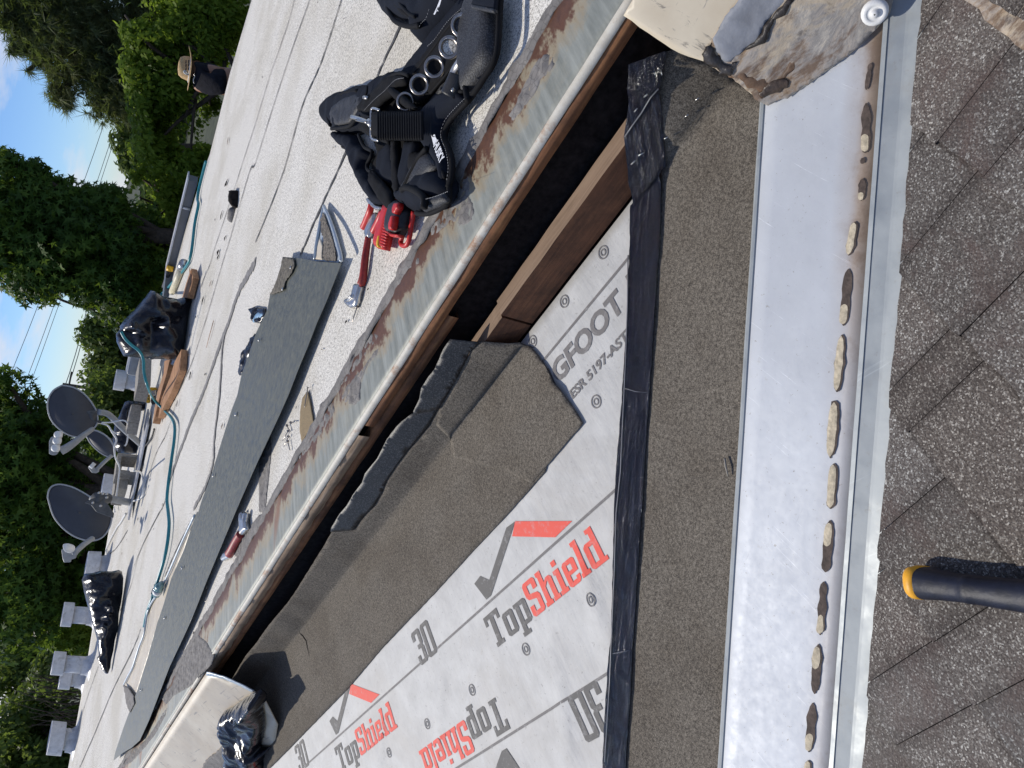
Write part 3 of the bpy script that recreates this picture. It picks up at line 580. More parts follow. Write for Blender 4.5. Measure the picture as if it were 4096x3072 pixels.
GL = {'T': (.66, [R_(0, .86, .66, 1), R_(0, .70, .11, .87), R_(.55, .70, .66, .87), R_(.24, 0, .42, .9), R_(.15, 0, .51, .13)]),
      'o': (.46, octr(0, 0, .46, .70, .16)), 'p': (.50, octr(.05, 0, .50, .70, .16)+[R_(.05, -.24, .21, .70), R_(0, .58, .1, .70), R_(-.02, -.26, .30, -.14)]),
      'S': (.50, [[(.07, 1), (.43, 1), (.50, .93), (.50, .68), (.34, .68), (.34, .87), (.16, .87), (.16, .93), (0, .93)], [(0, .93), (0, .60), (.07, .50), (.16, .62), (.16, .93)], [(.07, .50), (.34, .42), (.50, .46), (.44, .56), (.14, .64)],
                  [(.34, .44), (.34, .13), (.50, .07), (.50, .48)], [(.07, 0), (.43, 0), (.50, .07), (.34, .13), (.16, .13), (0, .07)], [(0, .07), (.16, .12), (.16, .32), (0, .32)]]),
      'h': (.52, [R_(.04, 0, .20, 1), R_(0, .88, .12, 1), R_(-.01, 0, .25, .12), [(.20, .50), (.30, .60), (.40, .60), (.49, .52), (.49, .64), (.42, .72), (.30, .72), (.20, .64)], R_(.33, 0, .49, .66), R_(.29, 0, .54, .12)]),
      'i': (.24, [R_(.04, 0, .20, .70), R_(-.01, .58, .1, .70), R_(-.02, 0, .26, .12), R_(.04, .80, .20, .95)]),
      'e': (.46, octr(0, 0, .46, .70, .15)[:1]+octr(0, 0, .46, .70, .15)[2:]+[R_(.30, .30, .46, .63), R_(.1, .30, .40, .41), R_(.31, .06, .46, .20)]),
      'l': (.24, [R_(.04, 0, .20, 1), R_(-.01, .88, .1, 1), R_(-.02, 0, .26, .12)]),
      'd': (.52, octr(0, 0, .44, .70, .15)+[R_(.29, 0, .45, 1), R_(.22, .88, .35, 1), R_(.4, 0, .53, .12)]),
      '3': (.48, [[(.07, 1), (.41, 1), (.48, .93), (.48, .56), (.42, .5), (.32, .5), (.32, .88), (.16, .88), (.16, .72), (0, .72), (0, .93)], R_(.16, .44, .40, .57), [(.42, .5), (.48, .44), (.48, .07), (.41, 0), (.07, 0), (0, .07), (0, .28), (.16, .28), (.16, .12), (.32, .12), (.32, .5)]]),
      '0': (.48, [[(0, .07), (.16, .12), (.16, .88), (0, .93)], [(.48, .07), (.48, .93), (.32, .88), (.32, .12)], [(0, .07), (.07, 0), (.41, 0), (.48, .07), (.32, .12), (.16, .12)], [(0, .93), (.07, 1), (.41, 1), (.48, .93), (.32, .88), (.16, .88)]])}
def word(txt, x0=0, gap=.07):
    out = []; x = x0
    for c in txt:
        w_, ps = GL[c]
        for p in ps: out.append([(x+q[0], q[1]) for q in p])
        x += w_+gap
    return out, x
top, xe = word('Top'); shi, xz = word('Shield', xe)
def row(a0, s, len_, b0, hh, sg=1):                              # origin at a0, baseline b0, reading +a (sg 1) or turned round (sg -1)
    return lambda x, y: (a0+sg*x*len_/xz, b0+sg*y*hh)
for a0 in (-1.376, -2.375, -3.375):
    f = row(a0, 1, .452, -.491, .074); prn('lettering', top, Mt['ink'], f); prn('lettering', shi, Mt['redink'], f)
    ck = [[(a0+x, b) for x, b in q] for q in ([(.036, -.390), (.078, -.334), (.093, -.352), (.205, -.290), (.228, -.302), (.085, -.386), (.067, -.378), (.048, -.392)],)]
    prn('check_mark', [[(a0+.020, -.338), (a0+.052, -.334), (a0+.078, -.357), (a0+.208, -.293), (a0+.244, -.297), (a0+.062, -.388), (a0+.041, -.388)]], Mt['ink'], lambda x, y: (x, y))
    prn('roof_emblem', [[(a0+.214, -.318), (a0+.244, -.297), (a0+.401, -.385), (a0+.337, -.387)]], Mt['redink'], lambda x, y: (x, y))
for a0 in (-1.43, -2.43, -.43):
    f = row(a0, 1, .432, -.576, .074, -1); f = (lambda a0: (lambda x, y: (a0-x*.432/xz, -.576-y*.074)))(a0); prn('lettering', top, Mt['ink'], f); prn('lettering', shi, Mt['redink'], f)
    g_ = (lambda a0: (lambda x, y: (a0-x, -.678-(y))))(a0)
    prn('check_mark', [[(.020, .052), (.052, .056), (.078, .033), (.208, .097), (.244, .093), (.062, .002), (.041, .002)]], Mt['ink'], g_)
    prn('roof_emblem', [[(.214, .072), (.244, .093), (.401, .005), (.337, .003)]], Mt['redink'], g_)
n30, n3 = word('30')
for a0 in (-1.706, -2.706): prn('number', n30, Mt['ink'], (lambda a0: lambda x, y: (a0+x*.098, -.404+y*.087+(x*-.0)))(a0))
for a0 in (-1.106, -2.106): prn('number', n30, Mt['ink'], (lambda a0: lambda x, y: (a0-x*.098, -.658-y*.09))(a0))
def line(b, a0=-4.4, a1=.3, w=.0055): prn('printed_line', [[(a0, b-w/2), (a1, b-w/2), (a1, b+w/2), (a0, b+w/2)]], Mt['inkline'], lambda x, y: (x, y), .0009, .02)
for b in (-.0785, -.3965, -.6600, -.9780): line(b)
def ringp(a, b, r0, r1, n=24):
    return [[(a+r0*math.cos(t), b+r0*math.sin(t)), (a+r1*math.cos(t), b+r1*math.sin(t)), (a+r1*math.cos(t2), b+r1*math.sin(t2)), (a+r0*math.cos(t2), b+r0*math.sin(t2))] for t, t2 in ((2*math.pi*i/n, 2*math.pi*(i+1)/n) for i in range(n))]
for b, offs in ((-.532, [-3.02+.25*i for i in range(12)]), (-.237, [-.775, -.52]), (-.025, [-.585, -.721, -.845])):
    for a in offs: prn('nailing_circle', ringp(a, b, .0045, .0072)+ringp(a, b, .0108, .0135), Mt['inkline'], lambda x, y: (x, y), .0012, 5)
def ftext(txt, a0, a1, b0, hh, m, bold=.03, slant=.0):
    c = bpy.data.curves.new('lettering', 'FONT'); c.body = txt; c.offset = bold; c.fill_mode = 'FRONT'; c.resolution_u = 3; o = bpy.data.objects.new('t', c); COL.objects.link(o)
    bpy.context.view_layer.update(); me = bpy.data.meshes.new_from_object(o.evaluated_get(bpy.context.evaluated_depsgraph_get())); bpy.data.objects.remove(o)
    bm = bmesh.new(); bm.from_mesh(me); bmesh.ops.remove_doubles(bm, verts=bm.verts, dist=1e-5); X = [v.co.x for v in bm.verts]; Yv = [v.co.y for v in bm.verts]; x0, x1, y0, y1 = min(X), max(X), min(Yv), max(Yv)
    for k in range(1, 40):
        bmesh.ops.bisect_plane(bm, geom=bm.verts[:]+bm.edges[:]+bm.faces[:], plane_co=(x0+(x1-x0)*k/40, 0, 0), plane_no=(1, 0, 0))
    P = []; bm.verts.index_update()
    for v in bm.verts:
        y = (v.co.y-y0)/(y1-y0); a = a0+(a1-a0)*(v.co.x-x0)/(x1-x0)+slant*y; b = b0+y*hh; P.append(fromM(a, b, .004+uh(a, b)+.0012))
    Fc = [tuple(v.index for v in f.verts) for f in bm.faces]; bm.free()
    return obj('lettering', P, Fc, m, un)
ftext('BIGFOOT', -.893, -.607, -.146, .046, Mt['inkline'], .035, .004); ftext('RU', -.578, -.50, -.146, .046, Mt['inkline'], .035, .004)
ftext('ESR 5197-ASTM D8257', -.823, -.515, -.196, .020, Mt['inkline'], .028, .002)
FOLD[0] = -.012
# ------------------------------------------------------------------ big brown granular sheet in two overlapping pieces, black film edge folded up the step
def mh(a, b):
    w = .0014+.0014*nz(a*1.3, b*2.2, 7, 4)
    w += .006*math.exp(-((b+.135-.03*math.sin(a*3))/.03)**2)*(1 if a > -2.0 else max(0, 1+(a+2.0)/.6)) + .005*math.exp(-((b+.02)/.025)**2)*max(0, nz(a, 0, 2, 2.7))
    if b > -.02: w += .010*abs(nz(a, 0, 11, 5.2))*min(1, (b+.02)/.05)
    return w
FE = ZL(5, [(1275, 515), (1230, 580), (1180, 700), (1140, 750), (1090, 830), (1075, 900), (1035, 985)])                  # film outer edge, near sheet
FI = ZL(5, [(1470, 535), (1400, 600), (1360, 690), (1310, 780), (1240, 900), (1200, 968)])
RB = ZL(8, [(480, 1085), (430, 1000), (380, 925), (340, 860), (300, 820), (260, 750), (230, 700), (190, 645), (150, 600), (100, 560), (60, 543), (0, 548)])
s1 = RB + FI + ZL(5, [(1340, 985), (1395, 990), (1500, 1659)]) + ZL(8, [(0, 1659), (230, 1395)])
s1 = RB + [FI[0]] + FI[1:] + ZL(5, [(1180, 1080), (1300, 1300), (1659, 1400)]) + ZL(8, [(150, 1470)])
near = msheet('granular_sheet', s1, Mt['cap'], .0088, .012, mh, .0022, jit=.0006); tag(near, 'near piece of brown granular roof sheet lapped over the next with a curled cut end', 'roof sheet', 'brown granular sheets on the underlayment')
msheet('film_edge', FE+list(reversed(FI))[:0]+ZL(5, [(1035, 1000), (1190, 975)])+list(reversed(FI)), Mt['filmr'], .0113, .012, lambda a, b: mh(a, b)+.001*nz(a, b, 5, 20), .0015, near, jit=.0004)
FE2 = ZL(5, [(1020, 1005), (960, 1050), (920, 1090), (860, 1170), (800, 1290), (720, 1390), (700, 1450), (640, 1530), (600, 1600), (550, 1659)])+ZL(6, [(500, 85), (495, 110)])
FI2 = ZL(5, [(1190, 975), (1130, 1090), (1060, 1170), (1000, 1240), (930, 1330), (870, 1420), (830, 1510), (780, 1600), (720, 1659)])+ZL(6, [(645, 100)])
s2 = FI2 + ZL(6, [(500, 115), (460, 190), (360, 350), (260, 510), (210, 580), (100, 710), (0, 850)]) + ZL(3, [(1600, 920), (1500, 1090), (1420, 1240)]) + [(1180-420, 3400), (1024-60, 3260)] + ZL(6, [(100, 1659), (160, 1600), (610, 1140), (830, 880), (1180, 515), (1425, 245), (1659, 0)]) + ZL(8, [(230, 1400), (300, 1150), (-100, 900)]) + ZL(5, [(1440, 1000)])
far = msheet('granular_sheet', s2, Mt['cap'], .0070, .016, mh, .0022, jit=.0006); tag(far, 'long far piece of brown granular roof sheet running down to the cream plate', 'roof sheet', 'brown granular sheets on the underlayment')
msheet('film_edge', FE2+list(reversed(FI2)), Mt['filmr'], .0085, .012, lambda a, b: mh(a, b)+.001*nz(a, b, 5, 20), .0015, far, jit=.0004)
cr_ = ribbon('crease', [fromM(*toM(p), 0.0082+mh(*toM(p))) for p in [Vector(q) for q in ZL(6, [(290, 762), (320, 800), (340, 830), (350, 880), (362, 925)])]], [.001, .003, .004, .003, .001], Mt['felt'], far, nM, .0005)
# ------------------------------------------------------------------ granular strip and black glossy film along the valley
GS = ZL(7, [(1100, 300), (1180, 350), (1400, 460), (1520, 560), (1700, 640), (1660, 800), (1650, 1000), (1640, 1659)])+[(3010, 2048), (2960, 3100), (2960, 3300)]+[(2400, 3300)]+ZL(9, [(700, 1400), (740, 900), (770, 300)])+ZL(8, [(780, 1659), (830, 900), (860, 200)])+ZL(7, [(930, 1400), (970, 1000), (955, 760), (945, 560), (970, 470), (1005, 330)])
GS = [(x, y) for x, y in GS]
strip_ = msheet('granular_strip', GS, Mt['cap'], .0095, .02, lambda a, b: .002*nz(a, b, 1, 7)+.0045*math.exp(-(((a+.05)*.7+(b+.25)*.7)/.02)**2), .003); tag(strip_, 'long straight brown granular strip beside the metal valley', 'roof sheet')
FL = ZL(7, [(1000, 318), (765, 405), (768, 650), (752, 760), (735, 870), (750, 990), (765, 1110), (790, 1260), (800, 1340), (795, 1659)])+ZL(8, [(780, 300), (770, 520), (750, 830), (735, 1060), (718, 1240), (700, 1500), (693, 1659)])+ZL(9, [(690, 250), (680, 600), (672, 840), (655, 960), (640, 1200), (625, 1500), (620, 1659)])+[(2428, 3300), (2515, 3300)]
FR = ZL(9, [(770, 1659), (780, 1450), (803, 1150), (812, 880), (835, 600), (850, 330), (870, 0)])+ZL(8, [(875, 1659), (890, 1400), (905, 1150), (925, 900), (945, 560), (960, 330), (975, 60)])+ZL(7, [(985, 1659), (1000, 1300), (1005, 1160), (1000, 1000), (985, 750), (965, 560), (985, 470), (1012, 330)])
def fh(a, b):
    w = .0016*nz(a*2, b*2, 3, 22)+.0010*nz(a, b, 8, 60)
    ka = a+b*.9                                                                             # diagonal folds where the strip climbs over the lumber
    w += .010*math.exp(-((ka+.42)/.022)**2)+.012*math.exp(-((ka+.205)/.02)**2)
    return w
film = msheet('film_strip', FL+FR, Mt['film'], .0145, .008, fh, .0015, jit=.0004); tag(film, 'glossy black self-adhesive film edge folded up over the lumber', 'roof film')
for pts in ([(7, 742, 868), (7, 795, 790), (7, 850, 715), (7, 905, 620), (7, 965, 548)], [(8, 792, 0), (8, 785, 300), (8, 772, 700), (8, 755, 1100), (8, 740, 1400), (8, 712, 1659), (9, 700, 400), (9, 682, 850), (9, 668, 1100), (9, 640, 1600)], [(9, 690, 905), (9, 750, 893), (9, 805, 882)], [(8, 765, 855), (8, 840, 878), (8, 920, 885)]):
    P = [];
    for q in pts:
        a, b = toM(Z(*q)); P.append(fromM(a, b, .0157+fh(a, b)))
    ribbon('fold_line', P, .0022 if len(pts) > 3 else .0009, simple('film_release_edge', (.16, .16, .17), .35, bump=0), film, nM, .0008)
for i, (q0, q1) in enumerate([((7, 870, 605), (7, 892, 585)), ((7, 805, 705), (7, 825, 680)), ((7, 1195, 630), (7, 1225, 610)), ((7, 1128, 737), (7, 1155, 716)), ((7, 995, 878), (7, 1024, 862)), ((7, 830, 985), (7, 870, 963)), ((7, 783, 1042), (7, 810, 1015)), ((7, 985, 465), (7, 975, 435)), ((7, 945, 465), (7, 932, 450)), ((7, 970, 435), (7, 955, 422))]):
    P = [fromM(*toM(Z(*q)), .018+(fh(*toM(Z(*q))) if Z(*q)[0] < 2665 else 0)) for q in (q0, q1)]
    s_ = tube('roofing_staple', P, .0011, Mt['steel'], None, 5); tag(s_, ['steel staple just below the upper fold of the black film, right one', 'steel staple just below the upper fold of the black film, left one', 'steel staple alone high on the brown strip near the corner plate', 'steel staple in the middle of the brown strip near the corner plate', 'steel staple on the brown strip touching the black film edge', 'long bright steel staple in the middle of the black film', 'dull steel staple left of the long bright one on the film', 'steel staple at the top film corner, nearest the brown strip', 'steel staple at the top film corner, left one of three', 'steel staple at the top film corner, uppermost of three'][i], 'staple', 'staples near the film folds')
tw = tube('twig', [Mp(Z(8, 1378, 1310), .016), Mp(Z(8, 1386, 1370), .018), Mp(Z(8, 1400, 1428), .016)], [.0018, .0017, .001], Mt['concrete'], None, 6); tag(tw, 'short brown twig lying on the brown granular strip', 'twig')
# ------------------------------------------------------------------ metal valley
def valley_flashing():
    th = thing('valley_flashing', 'bright galvanised open valley flashing with centre rib and old sealant scars', 'valley flashing', V0)
    S = [-.75+.03*i for i in range(96)]
    def sh(name, prof, m, uvf=None, thick=.001):
        V = []; Fc = []; U = []; k = len(prof)
        for i, s in enumerate(S):
            for j, (pl, c, h) in enumerate(prof):
                base = V0+VV*s; nn = nM if pl == 'M' else nS; cc = cM if pl == 'M' else cS
                wob = .0012*noise.noise(Vector((s*6, c*12, 3))) if h < .02 else .0006*noise.noise(Vector((s*14, 1, 1)))
                V.append(base+cc*c+nn*(h+wob)); U.append((s+.75, c))
        for i in range(len(S)-1):
            for j in range(k-1): Fc.append((i*k+j, i*k+j+1, (i+1)*k+j+1, (i+1)*k+j))
        return obj(name, V, Fc, m, th, name == 'pan', U, solid=thick, off=1)
    sh('pan', [('M', .182, .0125), ('M', .180, .0150), ('M', .150, .0135), ('M', .115, .0125), ('M', .08, .0115), ('M', .05, .0105), ('M', .025, .0095), ('M', .004, .009)], Mt['valley'])
    sh('hem', [('M', .1835, .0155), ('M', .1800, .0175), ('M', .176, .0168), ('M', .1745, .0150)], Mt['rib'])
    r_ = sh('centre_rib', [('M', .006, .009), ('M', .0005, .020), ('M', -.0015, .0212), ('S', .003, .0205), ('S', .027, .0105), ('S', .031, .0095), ('S', .060, .0045)], Mt['rib'])
    return th
vf = valley_flashing()
# old sealant scars on the pan
sc1 = simple('cream_sealant_scar', (.50, .43, .31), .85, 0, .35, 120, .6, .003); sc2 = simple('dark_sealant_scar', (.075, .055, .045), .85, 0, .5, 90, .7, .003)
def scar(r, x0, y0, x1, y1, w, kind):
    n = 14; A = []; B = []
    for i in range(n+1):
        f = i/n; ww = w/2*math.sqrt(max(.02, 1-abs(2*f-1)**5))*(1+.45*nz(f*5, y0, 0, 1)); x = x0+(x1-x0)*f; y = y0+(y1-y0)*f
        A.append(Z(r, x-ww, y)); B.append(Z(r, x+ww, y))
    P2 = A+list(reversed(B)); n2 = nM; pl = V0+nM*.0135
    pts = [hit(p, nM, pl) for p in P2]; q2 = [((p-V0).dot(VV), (p-V0).dot(cM)) for p in pts]
    V, Fc, Ab = fill(q2, .0035, .0024); D = bdist(V, Ab)
    def mk(nm, V, Fc, D, m, h0, hh):
        P = [V0+VV*v.x+cM*v.y+nM*(h0+hh*min(1, d/.003)+.0002*nz(v.x, v.y, 0, 300)) for v, d in zip(V, D)]; o = obj(nm, P, Fc, m, vf, False)
        if len(Fc) and o.data.polygons[0].normal.dot(nM) < 0: o.data.flip_normals()
        return o
    mk('sealant_scar', V, Fc, D, sc2, .0114, .0002)
    q3 = None
    if kind:
        c = (kind-1)                                             # 1 all cream, 2 far half cream, 3 thin cream rim
        f0, f1 = {1: (.03, .97), 2: (.5, .97), 3: (.62, .97), 4: (.05, .5)}[kind]; A2 = []; B2 = []
        for i in range(n+1):
            f = f0+(f1-f0)*i/n; ww = w/2*.80*math.sqrt(max(.02, 1-abs(2*i/n-1)**5))*(1+.3*nz(f*5, y0, 0, 1)); x = x0+(x1-x0)*f-w*.10; y = y0+(y1-y0)*f
            A2.append(Z(r, x-ww, y)); B2.append(Z(r, x+ww, y))
        pts = [hit(p, nM, pl) for p in A2+list(reversed(B2))]; V, Fc, Ab = fill([((p-V0).dot(VV), (p-V0).dot(cM)) for p in pts], .0035, .0022); mk('sealant_scar', V, Fc, bdist(V, Ab), sc1, .0119, .0004)
scar(10, 632, 665, 628, 990, 58, 3); scar(10, 612, 1020, 606, 1060, 30, 0); scar(10, 608, 1155, 600, 1300, 46, 3); scar(10, 660, 405, 632, 580, 30, 0); scar(10, 560, 1435, 520, 1655, 55, 1)
scar(11, 518, 82, 485, 452, 62, 3); scar(11, 478, 508, 442, 882, 58, 1); scar(11, 432, 938, 402, 1312, 68, 1); scar(11, 424, 1345, 402, 1640, 62, 1)
scar(12, 398, 55, 368, 392, 62, 4); scar(12, 356, 453, 335, 800, 52, 3); scar(12, 320, 858, 298, 1182, 60, 4); scar(12, 285, 1240, 262, 1560, 58, 3); scar(12, 258, 1612, 245, 1790, 50, 1)
# ------------------------------------------------------------------ cream plate with smeared sealant, upper right
def plane_of(a, b, c): n = (b-a).cross(c-a).normalized(); return (n if n.z > 0 else -n), a
pa = hz(Z(7, 720, 105), .016); pb = Mp(Z(7, 1660, 700), .022); pc = hit(Z(10, 800, 40), nM, V0+nM*.030)
nP, pP = plane_of(pa, pb, pc)
ax = (pb-pa).normalized(); ay = nP.cross(ax)
def psheet(name, pxs, m, h, thick, parent, hf=None, sp=.012, jit=.001):
    q = [hit(p, nP, pP+nP*h) for p in pxs]; poly = [((p-pP).dot(ax), (p-pP).dot(ay)) for p in q]; V, Fc, A = fill(poly, sp, jit); D = bdist(V, A)
    P = [pP+ax*v.x+ay*v.y+nP*(h+(hf(v.x, v.y, d) if hf else 0)) for v, d in zip(V, D)]; return obj(name, P, Fc, m, parent, True, [(v.x, v.y) for v in V], solid=thick)
cp = thing('corner_plate', 'cream painted metal corner plate smeared with brown and grey sealant beside the valley top', 'metal plate', pa)
psheet('plate', ZL(7, [(720, 105), (880, 215), (1030, 318), (1140, 370), (1240, 402), (1300, 440), (1420, 505), (1520, 590), (1600, 660), (1659, 690)])+ZL(10, [(0, 690), (75, 650), (150, 625), (350, 485), (560, 330), (700, 195), (790, 90), (812, 0)])+[(3560, -300), (2600, -300)]+ZL(7, [(800, -30)]), Mt['cream'], 0, .003, cp, lambda x, y, d: .0015*nz(x, y, 0, 9)-.002*math.exp(-d/.006))
psheet('smear', ZL(7, [(1340, 180), (1300, 250), (1290, 330), (1250, 380), (1300, 438), (1420, 502), (1520, 588), (1600, 657)])+ZL(10, [(0, 686), (75, 646), (150, 621), (350, 481), (560, 326), (700, 191), (786, 90), (806, 0)])+[(3540, -290), (3150, -290)]+ZL(7, [(1659, 250), (1560, 280), (1480, 340), (1400, 330)]), Mt['tar'], .0015, .003, cp, lambda x, y, d: .0015*min(1, d/.004)+.0015*nz(x, y, 5, 14)+.0022*abs(nz(x, y, 9, 40)), .005, .002)
psheet('asphalt_patch', ZL(7, [(1350, 160), (1480, -20), (1530, -120), (1900, -120), (1760, 40), (1659, 130), (1600, 260), (1500, 330), (1420, 400), (1380, 400), (1320, 330), (1300, 250)]), Mt['bluetar'], .0035, .003, cp, lambda x, y, d: .002*min(1, d/.006)+.0012*nz(x, y, 5, 20)+.001*nz(x, y, 1, 70), .006, .0025)
psheet('sealant_lump', ZL(7, [(1230, 350), (1290, 280), (1330, 360), (1400, 420), (1460, 400), (1420, 490), (1380, 495), (1310, 440), (1240, 400)]), simple('dark_wet_tar', (.03, .025, .022), .35, 0, .5, 60, .7, .004), .005, .003, cp, lambda x, y, d: .003*min(1, d/.008)+.004*nz(x, y, 2, 70), .004, .003)
psheet('sealant_lump', ZL(10, [(0, 540), (60, 515), (110, 510), (137, 535), (130, 570), (80, 600), (20, 610), (-40, 640), (-60, 600)]), simple('brown_wet_tar', (.055, .035, .022), .4, 0, .5, 60, .7, .004), .005, .003, cp, lambda x, y, d: .002*min(1, d/.008)+.002*nz(x, y, 2, 70), .005, .002)
psheet('sealant_lump', ZL(7, [(1659, 140), (1600, 230), (1540, 290), (1500, 330), (1560, 310), (1640, 280)])+ZL(10, [(40, 130), (110, 100), (170, 0), (120, 0), (60, 60)]), simple('dark_tar_seam', (.035, .028, .024), .5, 0, .5, 60, .7, .004), .006, .003, cp, lambda x, y, d: .005*min(1, d/.006), .006, .002)
bs_ = simple('rusty_brown_stain', (.115, .065, .035), .6, 0, .6, 40, .7, .004)
psheet('stain', ZL(7, [(1400, 500), (1470, 470), (1560, 500), (1640, 480), (1700, 520), (1760, 470), (1800, 400), (1840, 380), (1820, 460), (1770, 540), (1700, 590), (1640, 610), (1590, 600), (1500, 540), (1420, 505)]), bs_, .0032, .001, cp, lambda x, y, d: .0015*min(1, d/.006)+.0015*nz(x, y, 2, 60), .006, .004)
for t_, r_, z_ in ((.012, .0, 0),):
    c = hit(Z(10, 692, 72), nP, pP+nP*.012)
    psheet('washer_stain', ZL(10, [(640, 40), (700, 0), (745, 20), (740, 100), (690, 130), (650, 95)]), simple('washer_sealant', (.12, .11, .10), .7), .012, .002, cp, sp=.005)
    V = []; n = 20
    for k_, (rr, hh_) in enumerate(((.0165, .0), (.0160, .004), (.010, .0065), (.0095, .0055), (.0055, .0055), (.005, .009), (.001, .0095))):
        for i in range(n): a = 2*math.pi*i/n; V.append(c+ax*rr*math.cos(a)+ay*rr*math.sin(a)+nP*(hh_+.003))
    obj('screw_washer', V, [(k_*n+i, k_*n+(i+1) % n, (k_+1)*n+(i+1) % n, (k_+1)*n+i) for k_ in range(6) for i in range(n)], Mt['white'], cp, True)
# smeared patch on the shingles in the top right corner
def ssheet(name, pxs, m, h, thick, parent=None, hf=None, sp=.01, jit=.001):
    q = [hit(p, nS, V0+nS*h) for p in pxs]; poly = [((p-V0).dot(eS), (p-V0).dot(dS)) for p in q]; V, Fc, A = fill(poly, sp, jit)
    P = [V0+eS*v.x+dS*v.y+nS*(h+(hf(v.x, v.y) if hf else 0)) for v in V]; o = obj(name, P, Fc, m, parent, True, [(v.x, v.y) for v in V]); 
    if o.data.polygons[0].normal.dot(nS) < 0: o.data.flip_normals()
    s = o.modifiers.new('s', 'SOLIDIFY'); s.thickness = thick; s.offset = -1; return o
pt = ssheet('sealant_patch', ZL(10, [(1270, 0), (1370, 60), (1400, 130), (1480, 190), (1560, 240), (1600, 290), (1680, 340)])+[(4250, 260), (4250, -60), (3850, -60)], Mt['tar'], .012, .005, None, lambda x, y: .003*nz(x, y, 0, 25)); tag(pt, 'brown grey sealant smear on the shingles at the corner of the roof', 'sealant patch')
pt = ssheet('sealant_patch', ZL(12, [(1330, 0), (1380, 40), (1400, 90), (1440, 120), (1470, 90), (1480, 50), (1530, 0), (1525, -20), (1370, -18)]), simple('dark_brown_tear', (.10, .08, .07), .9, 0, .3, 60, .6), .0095, .001, None, None, .006); tag(pt, 'small dark bare patch torn in the shingles above the hammer', 'sealant patch')
# ------------------------------------------------------------------ hammer handle on the shingles
hm = thing('hammer', 'hammer lying with navy rubber grip and orange yellow butt on the shingles', 'hammer', hit(Z(12, 1300, 450), nS, V0))
ha = hit(Z(12, 985, 455), nS, V0+nS*.030); hb = hit(Z(12, 1700, 545), nS, V0+nS*.034); hd = (hb-ha).normalized(); hs = nS.cross(hd).normalized(); hn = hd.cross(hs)
if hn.dot(nS) < 0: hn = -hn
def loft(name, secs, m, parent, seg=24, p=2.6):
    V = []; Fc = []
    for (t, w_, h_, dz) in secs:
        for k_ in range(seg):
            a = 2*math.pi*k_/seg; c_, s_ = math.cos(a), math.sin(a); V.append(ha+hd*t+hs*w_*math.copysign(abs(c_)**(2/p), c_)+hn*(dz+h_*math.copysign(abs(s_)**(2/p), s_)))
    n = len(secs)
    for i in range(n-1):
        for k_ in range(seg): k2 = (k_+1) % seg; Fc.append((i*seg+k_, i*seg+k2, (i+1)*seg+k2, (i+1)*seg+k_))
    Fc += [tuple(range(seg)), tuple((n-1)*seg+k_ for k_ in range(seg))]
    return obj(name, V, Fc, m, parent, True)
wpx = (hit(Z(12, 1000, 350), nS, V0+nS*.03)-hit(Z(12, 1000, 560), nS, V0+nS*.03)).length/2
loft('butt_cap', [(-.012, wpx*.72, .010, 0), (-.009, wpx*.92, .018, 0), (-.002, wpx*1.02, .024, 0), (.008, wpx*1.0, .023, 0)], Mt['orange'], hm)
loft('grip', [(.0065, wpx*.96, .0225, 0), (.010, wpx*.98, .0232, 0), (.035, wpx*.86, .020, .002), (.060, wpx*.80, .0185, .003), (.066, wpx*.80, .0187, .003), (.068, wpx*.83, .0195, .003), (.074, wpx*.83, .0195, .003), (.076, wpx*.80, .0187, .003), (.14, wpx*.88, .019, .004), (.20, wpx*.92, .019, .005), (.30, wpx*.8, .018, .006)], Mt['navygrip'], hm)
loft('steel_shaft', [(.29, wpx*.5, .012, .006), (.37, wpx*.45, .010, .006)], Mt['dsteel'], hm)
# ================================================================== things on the flat roof, near
def Q(r, x, y, z=0): return hz(Z(r, x, y), z)
def zt(name, r, pts, rad, m, z=.01, parent=None, k=5, seg=10, taper=None):
    P = smoothpath([Q(r, *p[:2], (p[2] if len(p) > 2 else z)) for p in pts], k); n = len(P)
    R = rad if not taper else [rad*(taper[0]+(taper[1]-taper[0])*i/(n-1)) for i in range(n)]
    return tube(name, P, R, m, parent, seg)
# ---- tool belt
tb_ = thing('tool_belt', 'black and navy padded tool belt with steel grommets lying beside the rusty roof edge', 'tool belt', Q(4, 1050, 700))
def P4(name, pts, m, z, h, rad=.02, sp=.009, bump=.004, bs=25): return pad(name, ZL(4, pts), Mt[m], z, h, rad, tb_, sp, bump, bs, .003)
def pipe(pts, z, rad=.0042, m='piping', par=None): return zt('piping', 4, pts, rad, Mt[m], z, par or tb_, 5, 7)
def stitch(pts, z):
    P = smoothpath([Q(4, *p, z) for p in pts], 8); a = []
    V = []; Fc = []; L = 0; acc = [P[0]]
    for i in range(1, len(P)): acc.append(P[i])
    # dashes
    tot = sum((acc[i+1]-acc[i]).length for i in range(len(acc)-1)); step = .0075; d = 0; pos = []
    def pt(s):
        for i in range(len(acc)-1):
            l_ = (acc[i+1]-acc[i]).length
            if s <= l_: return acc[i].lerp(acc[i+1], s/max(l_, 1e-6))
            s -= l_
        return acc[-1]
    while d < tot-.004:
        a_, b_ = pt(d), pt(d+.0042); t = (b_-a_).normalized() if (b_-a_).length > 1e-6 else Vector((1, 0, 0)); s_ = t.cross(Vector((0, 0, 1)))*.0007; k = len(V); V += [a_-s_, a_+s_, b_+s_, b_-s_]; Fc.append((k, k+1, k+2, k+3)); d += step
    return obj('stitching', V, Fc, Mt['thread'], tb_)
# base black webbing layer that carries the pouches
P4('back_panel', [(700, 700), (860, 560), (1000, 640), (1130, 650), (1180, 700), (1100, 800), (1090, 930), (1180, 1050), (1100, 1250), (960, 1280), (880, 1260), (800, 1180), (760, 1100), (800, 1000), (760, 900), (690, 850)], 'blackweb', .004, .010, .03)
